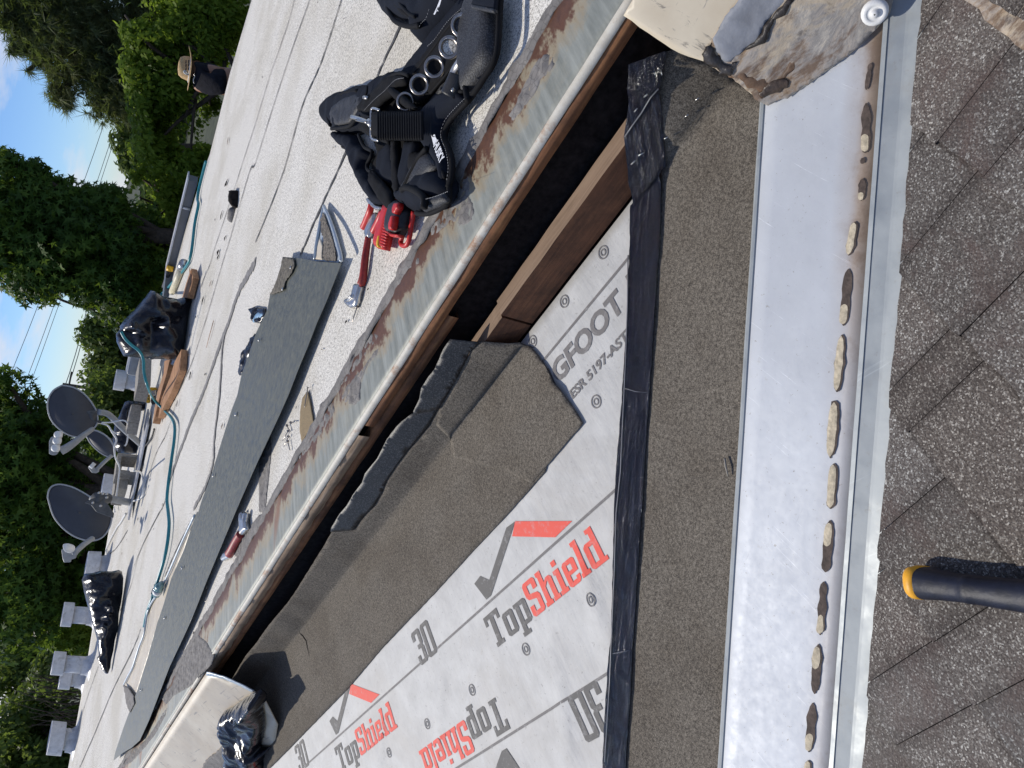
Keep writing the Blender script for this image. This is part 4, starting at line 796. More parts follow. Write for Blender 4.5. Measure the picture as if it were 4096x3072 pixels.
# upper pouch reaching out of the frame
P4('pouch', [(840, -120), (838, 0), (848, 60), (872, 118), (920, 162), (990, 184), (1030, 198), (1060, 192), (1082, 235), (1072, 275), (1100, 298), (1135, 275), (1190, 195), (1255, 110), (1330, 35), (1400, -120)], 'navy', .010, .055, .06, .012, .010, 14)
o_ = P4('pouch_mouth', [(890, -100), (890, 0), (905, 50), (950, 95), (1000, 120), (1020, 100), (960, 50), (940, 0), (945, -100)], 'blackweb', .058, .004, .02); pipe([(850, -100), (846, 0), (860, 66), (890, 125), (945, 160), (1010, 172), (1060, 165)], .055, .007); pipe([(900, -60), (925, 10), (980, 80), (1030, 110)], .066, .004)
stitch([(1120, 60), (1100, 120), (1070, 150), (1050, 190)], .071); stitch([(1330, 55), (1240, 140), (1160, 250), (1110, 300)], .040)
# belt with grommets
P4('belt_padding', [(1420, -60), (1300, 75), (1190, 200), (1110, 300), (1010, 430), (965, 480), (900, 590), (960, 640), (1010, 560), (1130, 420), (1240, 270), (1340, 160), (1400, 80)], 'navy', .012, .018, .015)
Wb = [(1440, 20), (1330, 75), (1235, 180), (1150, 300), (1050, 430), (960, 545), (900, 612), (950, 660), (1010, 680), (1070, 678), (1140, 600), (1250, 470), (1330, 350), (1400, 230), (1450, 120)]
P4('belt_webbing', Wb, 'blackweb', .026, .008, .006, .008, .001)
for a, b in (([(1330, 82), (1238, 187), (1155, 305), (1055, 435), (965, 548)], .037), ([(1130, 605), (1240, 475), (1320, 350)], .037)): pipe(a, b, .003)
def grommet(x, y, R, z, hole=None):
    c = Q(4, x, y, z); n = 28; V = []; gn = ((CAM-c).normalized()*.75+Vector((0, 0, .25))).normalized(); gx = gn.orthogonal().normalized(); gy = gn.cross(gx); prof = [(R, 0), (R*.97, .0028), (R*.86, .0045), (R*.72, .0030), (R*.60, -.001), (R*.58, -.006)]
    for (r_, h_) in prof:
        for i in range(n): a = 2*math.pi*i/n; V.append(c+gx*r_*math.cos(a)+gy*r_*math.sin(a)+gn*h_)
    g_ = obj('grommet', V, [(k*n+i, k*n+(i+1) % n, (k+1)*n+(i+1) % n, (k+1)*n+i) for k in range(len(prof)-1) for i in range(n)], Mt['dsteel'], tb_, True)
    V = [c+gx*R*.6*math.cos(2*math.pi*i/n)+gy*R*.6*math.sin(2*math.pi*i/n)-gn*.0006 for i in range(n)]
    obj('grommet_hole', V, [tuple(range(n))], hole or Mt['blackweb'], g_)
gR = (Q(4, 1252, 310-54, .038)-Q(4, 1252, 310+54, .038)).length/2
grommet(1335, 165, gR*1.02, .052, Mt['meshpad']); grommet(1253, 308, gR, .052, Mt['roof']); grommet(1157, 435, gR*1.02, .052); grommet(1060, 550, gR*1.02, .052); grommet(968, 660, gR*.95, .050)
# grey fabric flap and steel hook shaft behind
P4('lining', [(1080, 640), (1140, 570), (1235, 465), (1255, 500), (1230, 580), (1180, 640), (1110, 690)], 'meshpad', .012, .006, .01)
zt('steel_shaft', 4, [(1250, 600), (1290, 470), (1345, 380), (1370, 330)], .011, Mt['steel'], .045, tb_)
hc = zt('black_end_cap', 4, [(1262, 620), (1280, 575), (1300, 525), (1312, 490)], .0215, Mt['blackgrip'], .052, tb_, 3, 16, (1, .9))
zt('cap_rivet', 4, [(1275, 585, .0745), (1277, 582, .0765)], .004, Mt['steel'], .07, tb_, 2)
# pad of spacer mesh along the right
MP = [(1400, -80), (1395, 40), (1375, 110), (1352, 220), (1340, 350), (1345, 480), (1360, 590), (1376, 645), (1430, 575), (1490, 480), (1532, 420), (1562, 350), (1575, 250), (1578, 100), (1590, -80)]
P4('lumbar_pad', MP, 'meshpad', .030, .026, .035, .010, .002); pipe([(1395, 30), (1378, 110), (1353, 225), (1340, 350), (1345, 480), (1362, 600), (1374, 655)], .046, .0065); pipe([(1590, -60), (1578, 100), (1572, 250), (1560, 350), (1530, 425), (1488, 490), (1430, 580), (1376, 655)], .040, .0065)
stitch([(1412, 60), (1392, 140), (1370, 250), (1357, 370), (1360, 500)], .056); P4('pad_panel', [(1425, -60), (1405, 45), (1548, 78), (1560, -60)], 'navy', .056, .003, .01)
P4('pad_band', [(1405, 32), (1402, 56), (1545, 85), (1552, 62)], 'meshpad', .0585, .001, .01)
# lower right panel with logo
LP = [(1345, 590), (1230, 612), (1155, 680), (1098, 755), (1068, 835), (1078, 905), (1112, 960), (1150, 1010), (1188, 1065), (1215, 1120), (1228, 1185), (1248, 1200), (1268, 1130), (1268, 1030), (1245, 965), (1222, 900), (1226, 840), (1262, 770), (1320, 705), (1372, 652), (1368, 600)]
P4('hip_panel', LP, 'navy', .030, .022, .02, .009, .003); pipe([(1345, 590), (1230, 612), (1155, 680), (1098, 755), (1068, 835), (1078, 905), (1112, 960), (1188, 1065), (1222, 1150)], .046, .004)
pipe([(1372, 655), (1320, 710), (1262, 775), (1228, 842), (1223, 900), (1248, 965), (1270, 1030), (1270, 1130), (1245, 1215)], .038, .0065); stitch([(1350, 640), (1290, 700), (1230, 770), (1200, 840), (1200, 900), (1230, 980), (1245, 1080), (1235, 1170)], .052)
def logo(txt, pts, hgt, z, m, skew=0):                            # lettering bent along a path of pixels
    c = bpy.data.curves.new('lettering', 'FONT'); c.body = txt; c.offset = .035; c.resolution_u = 3; c.shear = .25; o = bpy.data.objects.new('t', c); COL.objects.link(o)
    bpy.context.view_layer.update(); me = bpy.data.meshes.new_from_object(o.evaluated_get(bpy.context.evaluated_depsgraph_get())); bpy.data.objects.remove(o)
    X = [v.co.x for v in me.vertices]; x0, x1 = min(X), max(X); P = []
    a, b = Q(4, *pts[0], z), Q(4, *pts[1], z); t = (b-a); s = Vector((-t.y, t.x, 0)).normalized()*hgt
    for v in me.vertices: P.append(a+t*((v.co.x-x0)/(x1-x0))+s*(v.co.y/.7)+Vector((0, 0, 0)))
    return obj('lettering', P, [tuple(p.vertices) for p in me.polygons], m, tb_)
logo('HUSKY', [(1150, 948), (1195, 1072)], .019, .0575, Mt['print'])
V = [Q(4, x, y, .0575) for x, y in [(1133, 872), (1142, 905), (1152, 945), (1168, 928), (1172, 905), (1164, 890), (1160, 878), (1150, 890), (1140, 884)]]; obj('dog_emblem', V, [tuple(range(len(V)))], Mt['print'], tb_)
V = [Q(4, x, y, .0575) for x, y in [(1146, 878), (1160, 890), (1162, 876), (1154, 870)]]; obj('dog_emblem', V, [tuple(range(len(V)))], Mt['print'], tb_)
V = [Q(4, x, y, .0735) for x, y in [(1150, 92), (1170, 50), (1186, 10), (1196, -20), (1203, -10), (1192, 30), (1174, 66), (1158, 96)]]; obj('lettering', V, [tuple(range(len(V)))], Mt['print'], tb_)
V = [Q(4, x, y, .0735) for x, y in [(1168, 70), (1182, 74), (1176, 60), (1190, 40), (1178, 46)]]; obj('lettering', V, [tuple(range(len(V)))], Mt['print'], tb_)
# left pouch and flaps
LF = [(470, 800), (462, 745), (472, 700), (505, 645), (575, 602), (655, 588), (700, 562), (800, 553), (855, 500), (935, 470), (992, 488), (980, 540), (920, 610), (860, 690), (790, 790), (700, 860), (600, 890), (520, 850)]
P4('pouch', LF, 'navy', .008, .040, .04, .010, .008, 18)
P4('mesh_lining', [(492, 800), (486, 745), (505, 690), (570, 640), (650, 612), (690, 625), (690, 680), (650, 745), (610, 800), (540, 815)], 'meshpad', .046, .006, .02, .008, .004, 40)
pipe([(480, 812), (466, 760), (474, 700), (510, 645), (580, 603), (660, 590)], .046, .006); pipe([(490, 835), (545, 830), (610, 815), (655, 760)], .052, .006)
P4('flap', [(700, 742), (668, 715), (720, 645), (800, 570), (850, 510), (930, 474), (988, 490), (978, 540), (915, 600), (850, 640), (790, 690), (730, 750)], 'blackweb', .046, .012, .015, .009, .004)
pipe([(668, 715), (720, 645), (800, 575), (850, 510), (930, 474), (990, 490)], .056, .005); stitch([(700, 715), (760, 650), (830, 590), (900, 520), (960, 505)], .066)
P4('strap', [(845, 575), (900, 640), (1000, 720), (1040, 700), (960, 620), (880, 562)], 'blackweb', .058, .004, .008); P4('strap', [(670, 840), (760, 900), (860, 935), (870, 890), (850, 850), (740, 760), (690, 800)], 'blackweb', .044, .008, .012)
# ribbed folded strap with steel ring and snap hook
rb = P4('folded_strap', [(782, 722), (1080, 738), (1086, 910), (785, 905)], 'blackweb', .052, .020, .018, .009, .001)
for i in range(19):
    x = 792+i*15.6; zt('strap_rib', 4, [(x, 728), (x+1, 815), (x+2, 902)], .0042, Mt['piping'], .0755, rb, 2, 6)
zt('steel_ring', 4, [(800, 715), (765, 702), (748, 716), (745, 800), (746, 880), (762, 905), (795, 910)], .0035, Mt['steel'], .066, tb_, 4, 8)
zt('snap_hook', 4, [(622, 757), (660, 768), (700, 782), (735, 798)], .006, Mt['steel'], .072, tb_, 3, 8); zt('snap_hook_pin', 4, [(738, 790), (752, 808)], .010, Mt['steel'], .070, tb_, 2, 10)
zt('snap_hook_gate', 4, [(650, 778), (685, 786), (720, 792)], .0035, Mt['dsteel'], .080, tb_, 2, 6); pipe([(700, 640), (718, 600), (720, 560)], .062, .003); zt('hook_stud', 4, [(700, 632), (722, 634)], .005, Mt['steel'], .064, tb_, 2)
# lower left pouch
P4('pouch', [(528, 855), (525, 905), (562, 950), (625, 985), (640, 1040), (690, 1170), (740, 1265), (800, 1345), (850, 1340), (872, 1290), (830, 1240), (790, 1180), (760, 1125), (720, 1095), (724, 1060), (752, 1000), (745, 965), (700, 945), (665, 880), (600, 870)], 'navy', .018, .030, .022, .010, .006)
pipe([(560, 950), (622, 985), (640, 1050), (690, 1175), (745, 1275), (800, 1350), (850, 1345)], .030, .005); pipe([(665, 875), (700, 950), (752, 985), (722, 1060), (725, 1100), (770, 1130), (800, 1190), (870, 1275)], .046, .005)
P4('strap', [(745, 1100), (790, 1140), (880, 1250), (890, 1330), (850, 1350), (800, 1290), (740, 1190)], 'blackweb', .046, .006, .01)
# middle loops
P4('tool_loop', [(820, 985), (880, 920), (905, 915), (920, 1040), (925, 1180), (880, 1200), (790, 1180), (800, 1130)], 'navy', .024, .014, .02)
P4('strap', [(882, 905), (925, 912), (922, 1060), (938, 1200), (930, 1265), (905, 1262), (888, 1180), (885, 1050)], 'blackweb', .040, .006, .008); P4('tool_loop', [(985, 915), (1070, 915), (1050, 1010), (1010, 1150), (955, 1240), (935, 1180), (965, 1050)], 'navy', .030, .014, .02)
P4('pouch', [(1010, 985), (1110, 985), (1140, 1060), (1050, 1130), (1000, 1120)], 'blackweb', .034, .012, .02)
P4('mesh_pouch', [(1110, 960), (1050, 1040), (990, 1160), (950, 1225), (985, 1250), (1070, 1200), (1150, 1120), (1185, 1070)], 'meshpad', .046, .012, .03); pipe([(1108, 958), (1045, 1040), (985, 1160), (945, 1235)], .058, .006)
P4('pouch', [(950, 1225), (945, 1260), (965, 1330), (1040, 1375), (1100, 1382), (1200, 1345), (1262, 1310), (1300, 1230), (1295, 1180), (1262, 1120), (1215, 1100), (1150, 1110), (1060, 1190), (1000, 1240)], 'navy', .020, .042, .045, .010, .006)
P4('mesh_panel', [(1095, 1300), (1230, 1255), (1245, 1300), (1190, 1340), (1100, 1375), (1080, 1330)], 'meshpad', .044, .014, .03); pipe([(945, 1230), (975, 1215), (1040, 1240), (1090, 1290), (1088, 1350)], .064, .008); stitch([(1100, 1290), (1170, 1270), (1245, 1240)], .070)
pipe([(1245, 1130), (1252, 1220), (1250, 1300), (1200, 1348), (1110, 1386), (1040, 1380)], .036, .006)
# ---- hand tools half in the pouches
def T(name, label, cat, r, x, y, group=None): return thing(name, label, cat, Q(r, x, y), group)
pl = T('pliers', 'red handled pliers with steel jaws poking out of the left pouch', 'pliers', 4, 740, 1330); zt('handle', 4, [(748, 1325, .03), (738, 1370, .028), (715, 1430, .022), (697, 1472, .018)], .0088, Mt['redgrip'], .02, pl, 5, 10, (.95, 1.15)); zt('handle', 4, [(818, 1372, .026), (800, 1420, .024), (775, 1470, .02), (762, 1500, .018)], .0088, Mt['redgrip'], .02, pl, 5, 10, (.9, 1.1))
pad('jaw', ZL(4, [(728, 1290), (745, 1285), (790, 1330), (860, 1355), (855, 1368), (790, 1365), (745, 1330)]), Mt['steel'], .026, .006, .008, pl, .006)
fb_ = T('pry_hook', 'flat bar hook with worn red dipped grip and curled zinc claw', 'pry tool', 4, 715, 1600)
pad('neck', ZL(4, [(765, 1385), (788, 1380), (775, 1440), (760, 1490), (742, 1545), (722, 1540), (722, 1500), (745, 1440)]), Mt['steel'], .012, .005, .006, fb_, .006, .001)
zt('grip', 4, [(728, 1535, .016), (718, 1600, .014), (708, 1670, .014), (695, 1790, .013), (682, 1840, .012)], .0098, Mt['dred'], .014, fb_, 4, 12, (.85, 1.15))
pad('blade', ZL(5, [(655, 182), (690, 186), (690, 205), (668, 300), (655, 330), (625, 340), (598, 322), (585, 295), (600, 280), (625, 272), (638, 250)]), Mt['steel'], .008, .006, .008, fb_, .006, .0006); zt('claw', 5, [(640, 250, .014), (618, 262, .022), (600, 285, .020), (590, 300, .012)], .005, Mt['steel'], .014, fb_, 4, 8)
kn = T('utility_knife', 'ribbed red and yellow handled knife in the middle of the tools', 'knife', 4, 860, 1450); pad('grip', ZL(4, [(870, 1325), (925, 1330), (905, 1400), (880, 1500), (855, 1625), (805, 1615), (798, 1590), (820, 1490), (845, 1400)]), Mt['redgrip'], .020, .018, .02, kn, .006, .0006)
for i in range(10):
    f = i/9; zt('grip_rib', 4, [(838-32*f, 1420+165*f), (870-30*f, 1432+165*f)], .0028, Mt['redgrip'], .041, kn, 2, 6)
pad('yellow_inlay', ZL(4, [(808, 1530), (818, 1525), (808, 1605), (798, 1605), (796, 1580)]), Mt['yellow'], .036, .003, .004, kn, .004)
sdv = T('screwdriver', 'fat stubby screwdriver with black handle and red panels in the right pouch', 'screwdriver', 4, 930, 1430); pad('handle', ZL(4, [(925, 1300), (985, 1310), (1000, 1370), (975, 1480), (945, 1535), (895, 1530), (872, 1505), (885, 1420), (905, 1350)]), Mt['blackgrip'], .026, .020, .022, sdv, .006, .0008, 80)
pad('red_panel', ZL(4, [(915, 1320), (942, 1318), (938, 1350), (915, 1390), (900, 1385), (902, 1355)]), Mt['redgrip'], .052, .004, .006, sdv, .004); pad('red_panel', ZL(4, [(895, 1402), (912, 1402), (905, 1450), (895, 1490), (878, 1492), (877, 1460)]), Mt['redgrip'], .052, .004, .006, sdv, .004)
pad('red_end', ZL(4, [(872, 1502), (895, 1518), (945, 1524), (938, 1540), (892, 1538), (868, 1515)]), Mt['redgrip'], .040, .008, .008, sdv, .004)
rk = T('red_clip_tool', 'slim red looped handle tool under the screwdriver', 'hand tool', 4, 980, 1500); zt('loop', 4, [(1022, 1370, .024), (1008, 1450, .02), (995, 1540, .016), (975, 1588, .014), (945, 1588, .014), (940, 1560, .014), (960, 1500, .018), (985, 1440, .02), (995, 1380, .024)], .006, Mt['redgrip'], .02, rk, 4, 8)
rj = T('red_pipe_tool', 'bright red handle end tucked between knife and screwdriver', 'hand tool', 4, 890, 1310); zt('handle', 4, [(900, 1295), (882, 1345), (870, 1400)], .010, Mt['redgrip'], .030, rj, 3, 12)
# nail puller on the far side of the near roof
cp_ = T('nail_puller', 'small nail puller with worn red grip on the roof near the rusty edge', 'nail puller', 3, 1530, 190)
zt('grip', 3, [(1487, 270), (1505, 240), (1530, 190), (1560, 140)], .016, Mt['dred'], .018, cp_, 4, 12, (1.05, .9)); pad('claw', ZL(3, [(1440, 300), (1462, 262), (1488, 255), (1505, 272), (1485, 300), (1450, 318)]), Mt['steel'], .010, .005, .008, cp_, .006)
pad('shank', ZL(3, [(1545, 140), (1575, 150), (1610, 110), (1600, 60), (1607, 10), (1596, 0), (1590, 35), (1578, 30), (1580, 0), (1570, 5), (1566, 60), (1570, 100)]), Mt['steel'], .012, .008, .01, cp_, .006)
# nails
def nail(r, x0, y0, x1, y1, label, z=.006):
    a, b = Q(r, x0, y0, z+.002), Q(r, x1, y1, z); th = thing('nail', label, 'nail', a, 'loose nails on the flat roof'); tube('shank', [a, a.lerp(b, .93), b], [.0017, .0017, .0003], Mt['dsteel'], th, 6); d = (b-a).normalized(); tube('head', [a-d*.001, a+d*.001], .0048, Mt['dsteel'], th, 10)
nail(5, 200, 1098, 222, 1140, 'short bent nail, uppermost of the four beside the brown stain'); nail(5, 225, 1080, 262, 1072, 'nail pointing at the brown stain, nearest to it'); nail(5, 208, 1135, 170, 1200, 'long nail leaning left beside the brown stain'); nail(5, 210, 1170, 180, 1238, 'nail lying parallel between its two long neighbours'); nail(5, 206, 1200, 221, 1265, 'lowest nail of the cluster beside the brown stain')
nail(5, 655, 330, 622, 430, 'thin dark nail added for a shadow line below the curled claw'); nail(5, 336, 850, 314, 985, 'long thin nail lying across the brown stain', .010); nail(3, 1338, 495, 1332, 585, 'nail lying alone beyond the nail puller'); nail(3, 1190, 855, 1183, 940, 'nail nearest the cream end of the roof edge')  # the nail below the claw is added to draw a thin shadow line
ks = zsheet('stain_paper', ZL(5, [(335, 870), (350, 940), (378, 1105), (372, 1140), (350, 1160), (330, 1150), (295, 1212), (282, 1120), (285, 1010), (300, 920)]), Mt['kraft'], .006, .01, None, .001, None, .0015); tag(ks, 'brown triangular scrap of sticky backing paper on the white roof', 'paper scrap')
# ---- long bent flashing piece
fl = thing('removed_flashing', 'long removed flashing piece showing its olive grey back and cream painted side', 'flashing piece', Q(5, 100, 1000))
GP = ZL(5, [(175, 5), (290, 15), (400, 38), (445, 38), (545, 45), (500, 160), (450, 290), (390, 430), (330, 590), (270, 740), (210, 900), (150, 1040), (100, 1150), (50, 1260), (0, 1370)])+ZL(3, [(1530, 0), (1430, 230), (1330, 460), (1230, 710), (1100, 1000), (1020, 1210), (965, 1350), (905, 1480), (850, 1530), (800, 1560), (735, 1610), (745, 1560), (800, 1400), (870, 1210), (960, 930), (1020, 720), (1062, 600), (1112, 430), (1190, 250), (1270, 0)])+ZL(2, [(1280, 1659), (1300, 1590), (1370, 1400), (1440, 1180), (1500, 1000), (1540, 900), (1565, 780), (1600, 680), (1659, 510)])+ZL(5, [(0, 505), (75, 350), (92, 250), (132, 170)])
dirF = (Q(3, 1020, 1210)-Q(5, 500, 160)); dirF.z = 0; dirF.normalize(); perpF = Vector((dirF.y, -dirF.x, 0)); refF = Q(5, 300, 660)
def gh(x, y):
    p = Vector((x, y, 0))-refF; s = p.dot(perpF); t = p.dot(dirF); return .006*nz(t, s, 0, 1.1)
zsheet('back_face', GP, Mt['green'], .030, .04, gh, .0015, fl, smooth=False)
cz = ZL(3, [(1250, 50), (1180, 190), (1120, 330), (1050, 480), (960, 620), (930, 790), (895, 900), (860, 1000), (830, 1060), (800, 1120), (815, 1200), (835, 1290), (850, 1275), (872, 1212), (960, 935), (1020, 725), (1062, 605), (1112, 435), (1190, 252), (1262, 30)])
zsheet('cream_face', cz, Mt['cream'], .020, .03, lambda x, y: .003*nz(x, y, 0, 5), .0015, fl)
be = smoothpath([Q(3, x, y, .030) for x, y in [(1262, 20), (1180, 195), (1120, 335), (1050, 485), (965, 622), (934, 785), (900, 880), (862, 1000), (832, 1058), (802, 1118)]], 6); tube('zinc_bead', be, .0055, Mt['bead'], fl, 8)
zsheet('old_mastic', ZL(5, [(175, 5), (240, 15), (250, 60), (230, 110), (190, 160), (175, 220), (130, 240), (90, 250), (132, 165)]), simple('rough_tar_crumbs', (.14, .125, .10), .95, 0, .6, 90, 1, .006), .0365, .01, lambda x, y: .004*nz(x, y, 0, 60), .002, fl, .002)
zsheet('old_mastic', ZL(3, [(798, 1118), (830, 1140), (862, 1185), (870, 1240), (840, 1300), (815, 1235), (808, 1170)]), Mt['mastic'], .036, .01, lambda x, y: .004*nz(x, y, 0, 50), .003, fl, .002)
for x, y in [(175, 215), (228, 75), (22, 545)]: c = Q(5, x, y, .038); tube('nail_head', [c, c+Vector((0, 0, .004))], .006, Mt['steel'], fl, 10)
for r, x, y in [(2, 1528, 1027), (2, 1380, 1423), (3, 1068, 687), (3, 1180, 362), (3, 912, 1155)]: c = Q(r, x, y, .036); tube('nail_head', [c, c+Vector((0, 0, .003))], .009, Mt['steel'], fl, 10)
# small flashing piece standing at its end
sm = thing('flashing_offcut', 'short pointed flashing offcut with zinc rim, cream centre and tar crumbs', 'flashing piece', Q(4, 450, 1550))
TRI = ZL(4, [(440, 1335), (470, 1400), (505, 1500), (550, 1659)])+ZL(5, [(545, 20), (530, 42), (380, 30), (382, 0)])+ZL(4, [(388, 1600), (405, 1500), (425, 1400)])
zsheet('tray', TRI, Mt['bead'], .014, .012, lambda x, y: .003*nz(x, y, 0, 9), .002, sm, smooth=False)
zsheet('tar_crumbs', ZL(4, [(436, 1375), (470, 1470), (500, 1560), (520, 1659)])+ZL(5, [(515, 30), (450, 30), (430, 0)])+ZL(4, [(430, 1600), (440, 1560), (425, 1500), (420, 1430)]), simple('grey_tar_crumbs', (.17, .15, .125), .95, 0, .6, 120, 1, .006), .0175, .006, lambda x, y: .005*abs(nz(x, y, 0, 70)), .002, sm, .002, False)
zsheet('cream_strip', ZL(4, [(412, 1540), (430, 1590), (425, 1659)])+ZL(5, [(430, 25), (385, 20), (392, 0)])+ZL(4, [(398, 1600)]), Mt['cream'], .021, .01, None, .002, sm)
zt('zinc_rim', 4, [(440, 1335, .012), (470, 1402, .02), (505, 1500, .028), (545, 1640, .034), (552, 1690, .036)], .0055, Mt['bead'], .02, sm, 4, 8); zt('zinc_rim', 4, [(440, 1335, .012), (424, 1400, .015), (405, 1500, .018), (388, 1600, .02), (381, 1680, .02)], .005, Mt['bead'], .02, sm, 4, 8)
# plastic bag scraps beside the flashing
sb = pad('plastic_scrap', ZL(2, [(1659, 505), (1620, 560), (1585, 640), (1560, 700), (1560, 775), (1590, 770), (1625, 690), (1659, 620)]), Mt['bag'], .004, .006, .012, None, .010, .02, 30); tag(sb, 'torn black plastic sheet edge sticking out behind the long flashing', 'plastic scrap')
sb = pad('plastic_scrap', ZL(2, [(1625, 345), (1659, 330), (1720, 340), (1725, 390), (1700, 440), (1650, 430), (1640, 385)]), Mt['bag'], .004, .007, .012, None, .010, .02, 35); tag(sb, 'crumpled black and pale blue plastic wrapper beside the flashing', 'plastic scrap')
sb = pad('blue_wrapper', ZL(2, [(1640, 385), (1690, 360), (1720, 380), (1690, 410), (1650, 432)]), simple('pale_blue_plastic', (.28, .45, .62), .25, bump=.5, bd=.01), .006, .006, .012, sb, .01, .008, 40)
wb = thing('water_bottle', 'crushed clear plastic bottle behind the cream side of the flashing', 'bottle', Q(3, 1030, 510)); tube('body', [Q(3, 1012, 555, .05), Q(3, 1016, 530, .05), Q(3, 1030, 490, .05), Q(3, 1040, 470, .05)], [.012, .022, .024, .016], simple('clear_greenish_plastic', (.20, .34, .33), .12, 0, .5, 25, .6, .02, .8), wb, 14); tube('label_band', [Q(3, 1020, 520, .05), Q(3, 1026, 504, .05)], .0245, Mt['white'], wb, 14)
pad('wrapper', ZL(3, [(1030, 455), (1070, 452), (1060, 490), (1030, 550), (1005, 550), (1015, 500)]), Mt['bag'], .004, .016, .02, wb, .015, .02, 30)
# ---- cream end panel at the far end of the opened edge, with its black bag
p1 = Q(3, 1340, 1040, .014); p2 = Q(3, 940, 1650, .014); p3 = fromM(*toM((1024+5, 2048+1175*K)), .15)
nE, pE = plane_of(p1, p2, p3); axE = (p2-p1).normalized(); ayE = nE.cross(axE)
if ayE.dot(p3-p1) < 0: ayE = -ayE
def esheet(name, pxs, m, h, thick, parent, sp=.03, hf=None, jit=0):
    q = [hit(p, nE, pE+nE*h) for p in pxs]; poly = [((p-pE).dot(axE), (p-pE).dot(ayE)) for p in q]; V, Fc, A = fill(poly, sp, jit); P = [pE+axE*v.x+ayE*v.y+nE*(h+(hf(v.x, v.y) if hf else 0)) for v in V]
    o = obj(name, P, Fc, m, parent, True, [(v.x, v.y) for v in V])
    if o.data.polygons[0].normal.dot(nE) < 0: o.data.flip_normals()
    s = o.modifiers.new('s', 'SOLIDIFY'); s.thickness = thick; s.offset = -1; return o
ep = thing('end_panel', 'cream painted metal roof edge panel still in place at the far end', 'metal panel', p1)
esheet('face', ZL(3, [(1340, 1040), (1450, 1070), (1560, 1120), (1640, 1165), (1700, 1190)])+[(1110, 2900), (1080, 3100), (950, 3300), (420, 3300)]+ZL(3, [(940, 1650), (1140, 1340)]), Mt['cream'], 0, .004, ep, .05, lambda x, y: .003*nz(x, y, 0, 3))
esheet('zinc_rim', ZL(3, [(1338, 1038), (1375, 1045), (1460, 1070), (1570, 1120), (1645, 1160), (1630, 1170), (1560, 1130), (1450, 1082), (1385, 1068), (1335, 1060)]), Mt['bead'], .004, .003, ep, .01, None, .001)
esheet('mastic_smear', ZL(3, [(1310, 1659), (1330, 1610), (1400, 1560), (1440, 1510), (1470, 1520), (1460, 1600), (1480, 1700), (1330, 1720)]), Mt['mastic'], .004, .004, ep, .015, lambda x, y: .003*nz(x, y, 0, 30), .003)
# ---- roof debris
def flake(r, x, y, s, i, lab):
    c = Q(r, x, y, .006); n = random.randint(5, 8); a0 = random.uniform(0, 3); V = []; el = random.uniform(1.2, 3); an = random.uniform(0, 3.1)
    for k in range(n):
        a = a0+2*math.pi*k/n; rr = s*random.uniform(.5, 1); p = Vector((rr*el*math.cos(a), rr*math.sin(a)/1.2, 0)); p.rotate(Matrix.Rotation(an, 3, 'Z')); V.append(c+p+Vector((0, 0, random.uniform(0, s*.25))))
    V.append(c+Vector((0, 0, s*.35))); o = obj('roofing_flake', V, [(k, (k+1) % n, n) for k in range(n)], Mt['tar' if i % 4 == 0 else 'felt'], None, solid=.001); tag(o, lab, 'flake', 'dark crumbs scattered on the flat roof', 'thing')
LM = [('the bending person', Q(1, 1500, 560)), ('the far parapet', Q(1, 1290, 1190)), ('the largest bin bag', Q(2, 1200, 500)), ('the concrete blocks', Q(2, 980, 1120)), ('the long flashing piece', Q(2, 1500, 1000)), ('the far dish', Q(2, 900, 1640)), ('the slumped bin bag', Q(3, 790, 520)), ('the tool belt pouch', Q(4, 900, 100)), ('the small flashing offcut', Q(4, 450, 1400)), ('the curled claw', Q(5, 620, 300)), ('the nail puller', Q(3, 1530, 190)), ('the brown paper scrap', Q(5, 330, 1000))]
cntL = {}
def flabel(c, s):
    nm = min(LM, key=lambda q: (q[1]-c).length)[0]; k = cntL.get(nm, 0); cntL[nm] = k+1
    return ('fair sized' if s > .02 else 'small' if s > .008 else 'tiny')+' dark crumb of roofing, '+['first', 'second', 'third', 'fourth', 'fifth', 'sixth', 'seventh', 'eighth', 'ninth', 'tenth', 'eleventh', 'twelfth', 'thirteenth', 'fourteenth', 'fifteenth', 'sixteenth', 'seventeenth', 'eighteenth', 'nineteenth', 'twentieth'][min(k, 19)]+' of those near '+nm
for i, (r, x, y, s) in enumerate([(1, 1478, 915, .03), (1, 1467, 1190, .04), (1, 1435, 1395, .03), (1, 1460, 1540, .03), (1, 1390, 1425, .015), (1, 1415, 1635, .05), (1, 1700, 500, .01), (2, 1412, 10, .03), (2, 1365, 180, .03), (2, 1315, 290, .035), (2, 1270, 395, .02), (2, 1230, 515, .025), (2, 1225, 640, .02), (2, 1330, 765, .02), (2, 1235, 770, .03), (2, 1228, 790, .02), (2, 1440, 1105, .03), (2, 1115, 880, .02), (2, 1125, 935, .02), (2, 1150, 960, .03), (2, 1055, 1610, .03), (4, 570, 120, .008), (4, 400, 15, .006), (4, 850, 270, .004), (4, 500, 955, .008), (4, 135, 515, .004), (4, 540, 35, .006), (4, 690, 1190, .006), (5, 425, 605, .007), (5, 585, 425, .012), (5, 725, 215, .006), (5, 825, 290, .005), (5, 235, 925, .007), (5, 260, 980, .005), (3, 1255, 780, .012), (3, 895, 45, .025), (3, 790, 270, .02), (3, 820, 180, .015), (3, 995, 110, .01), (4, 1550, 645, .004), (4, 620, 985, .004)]):
    flake(r, x, y, s*.55, i, flabel(Q(r, x, y), s))
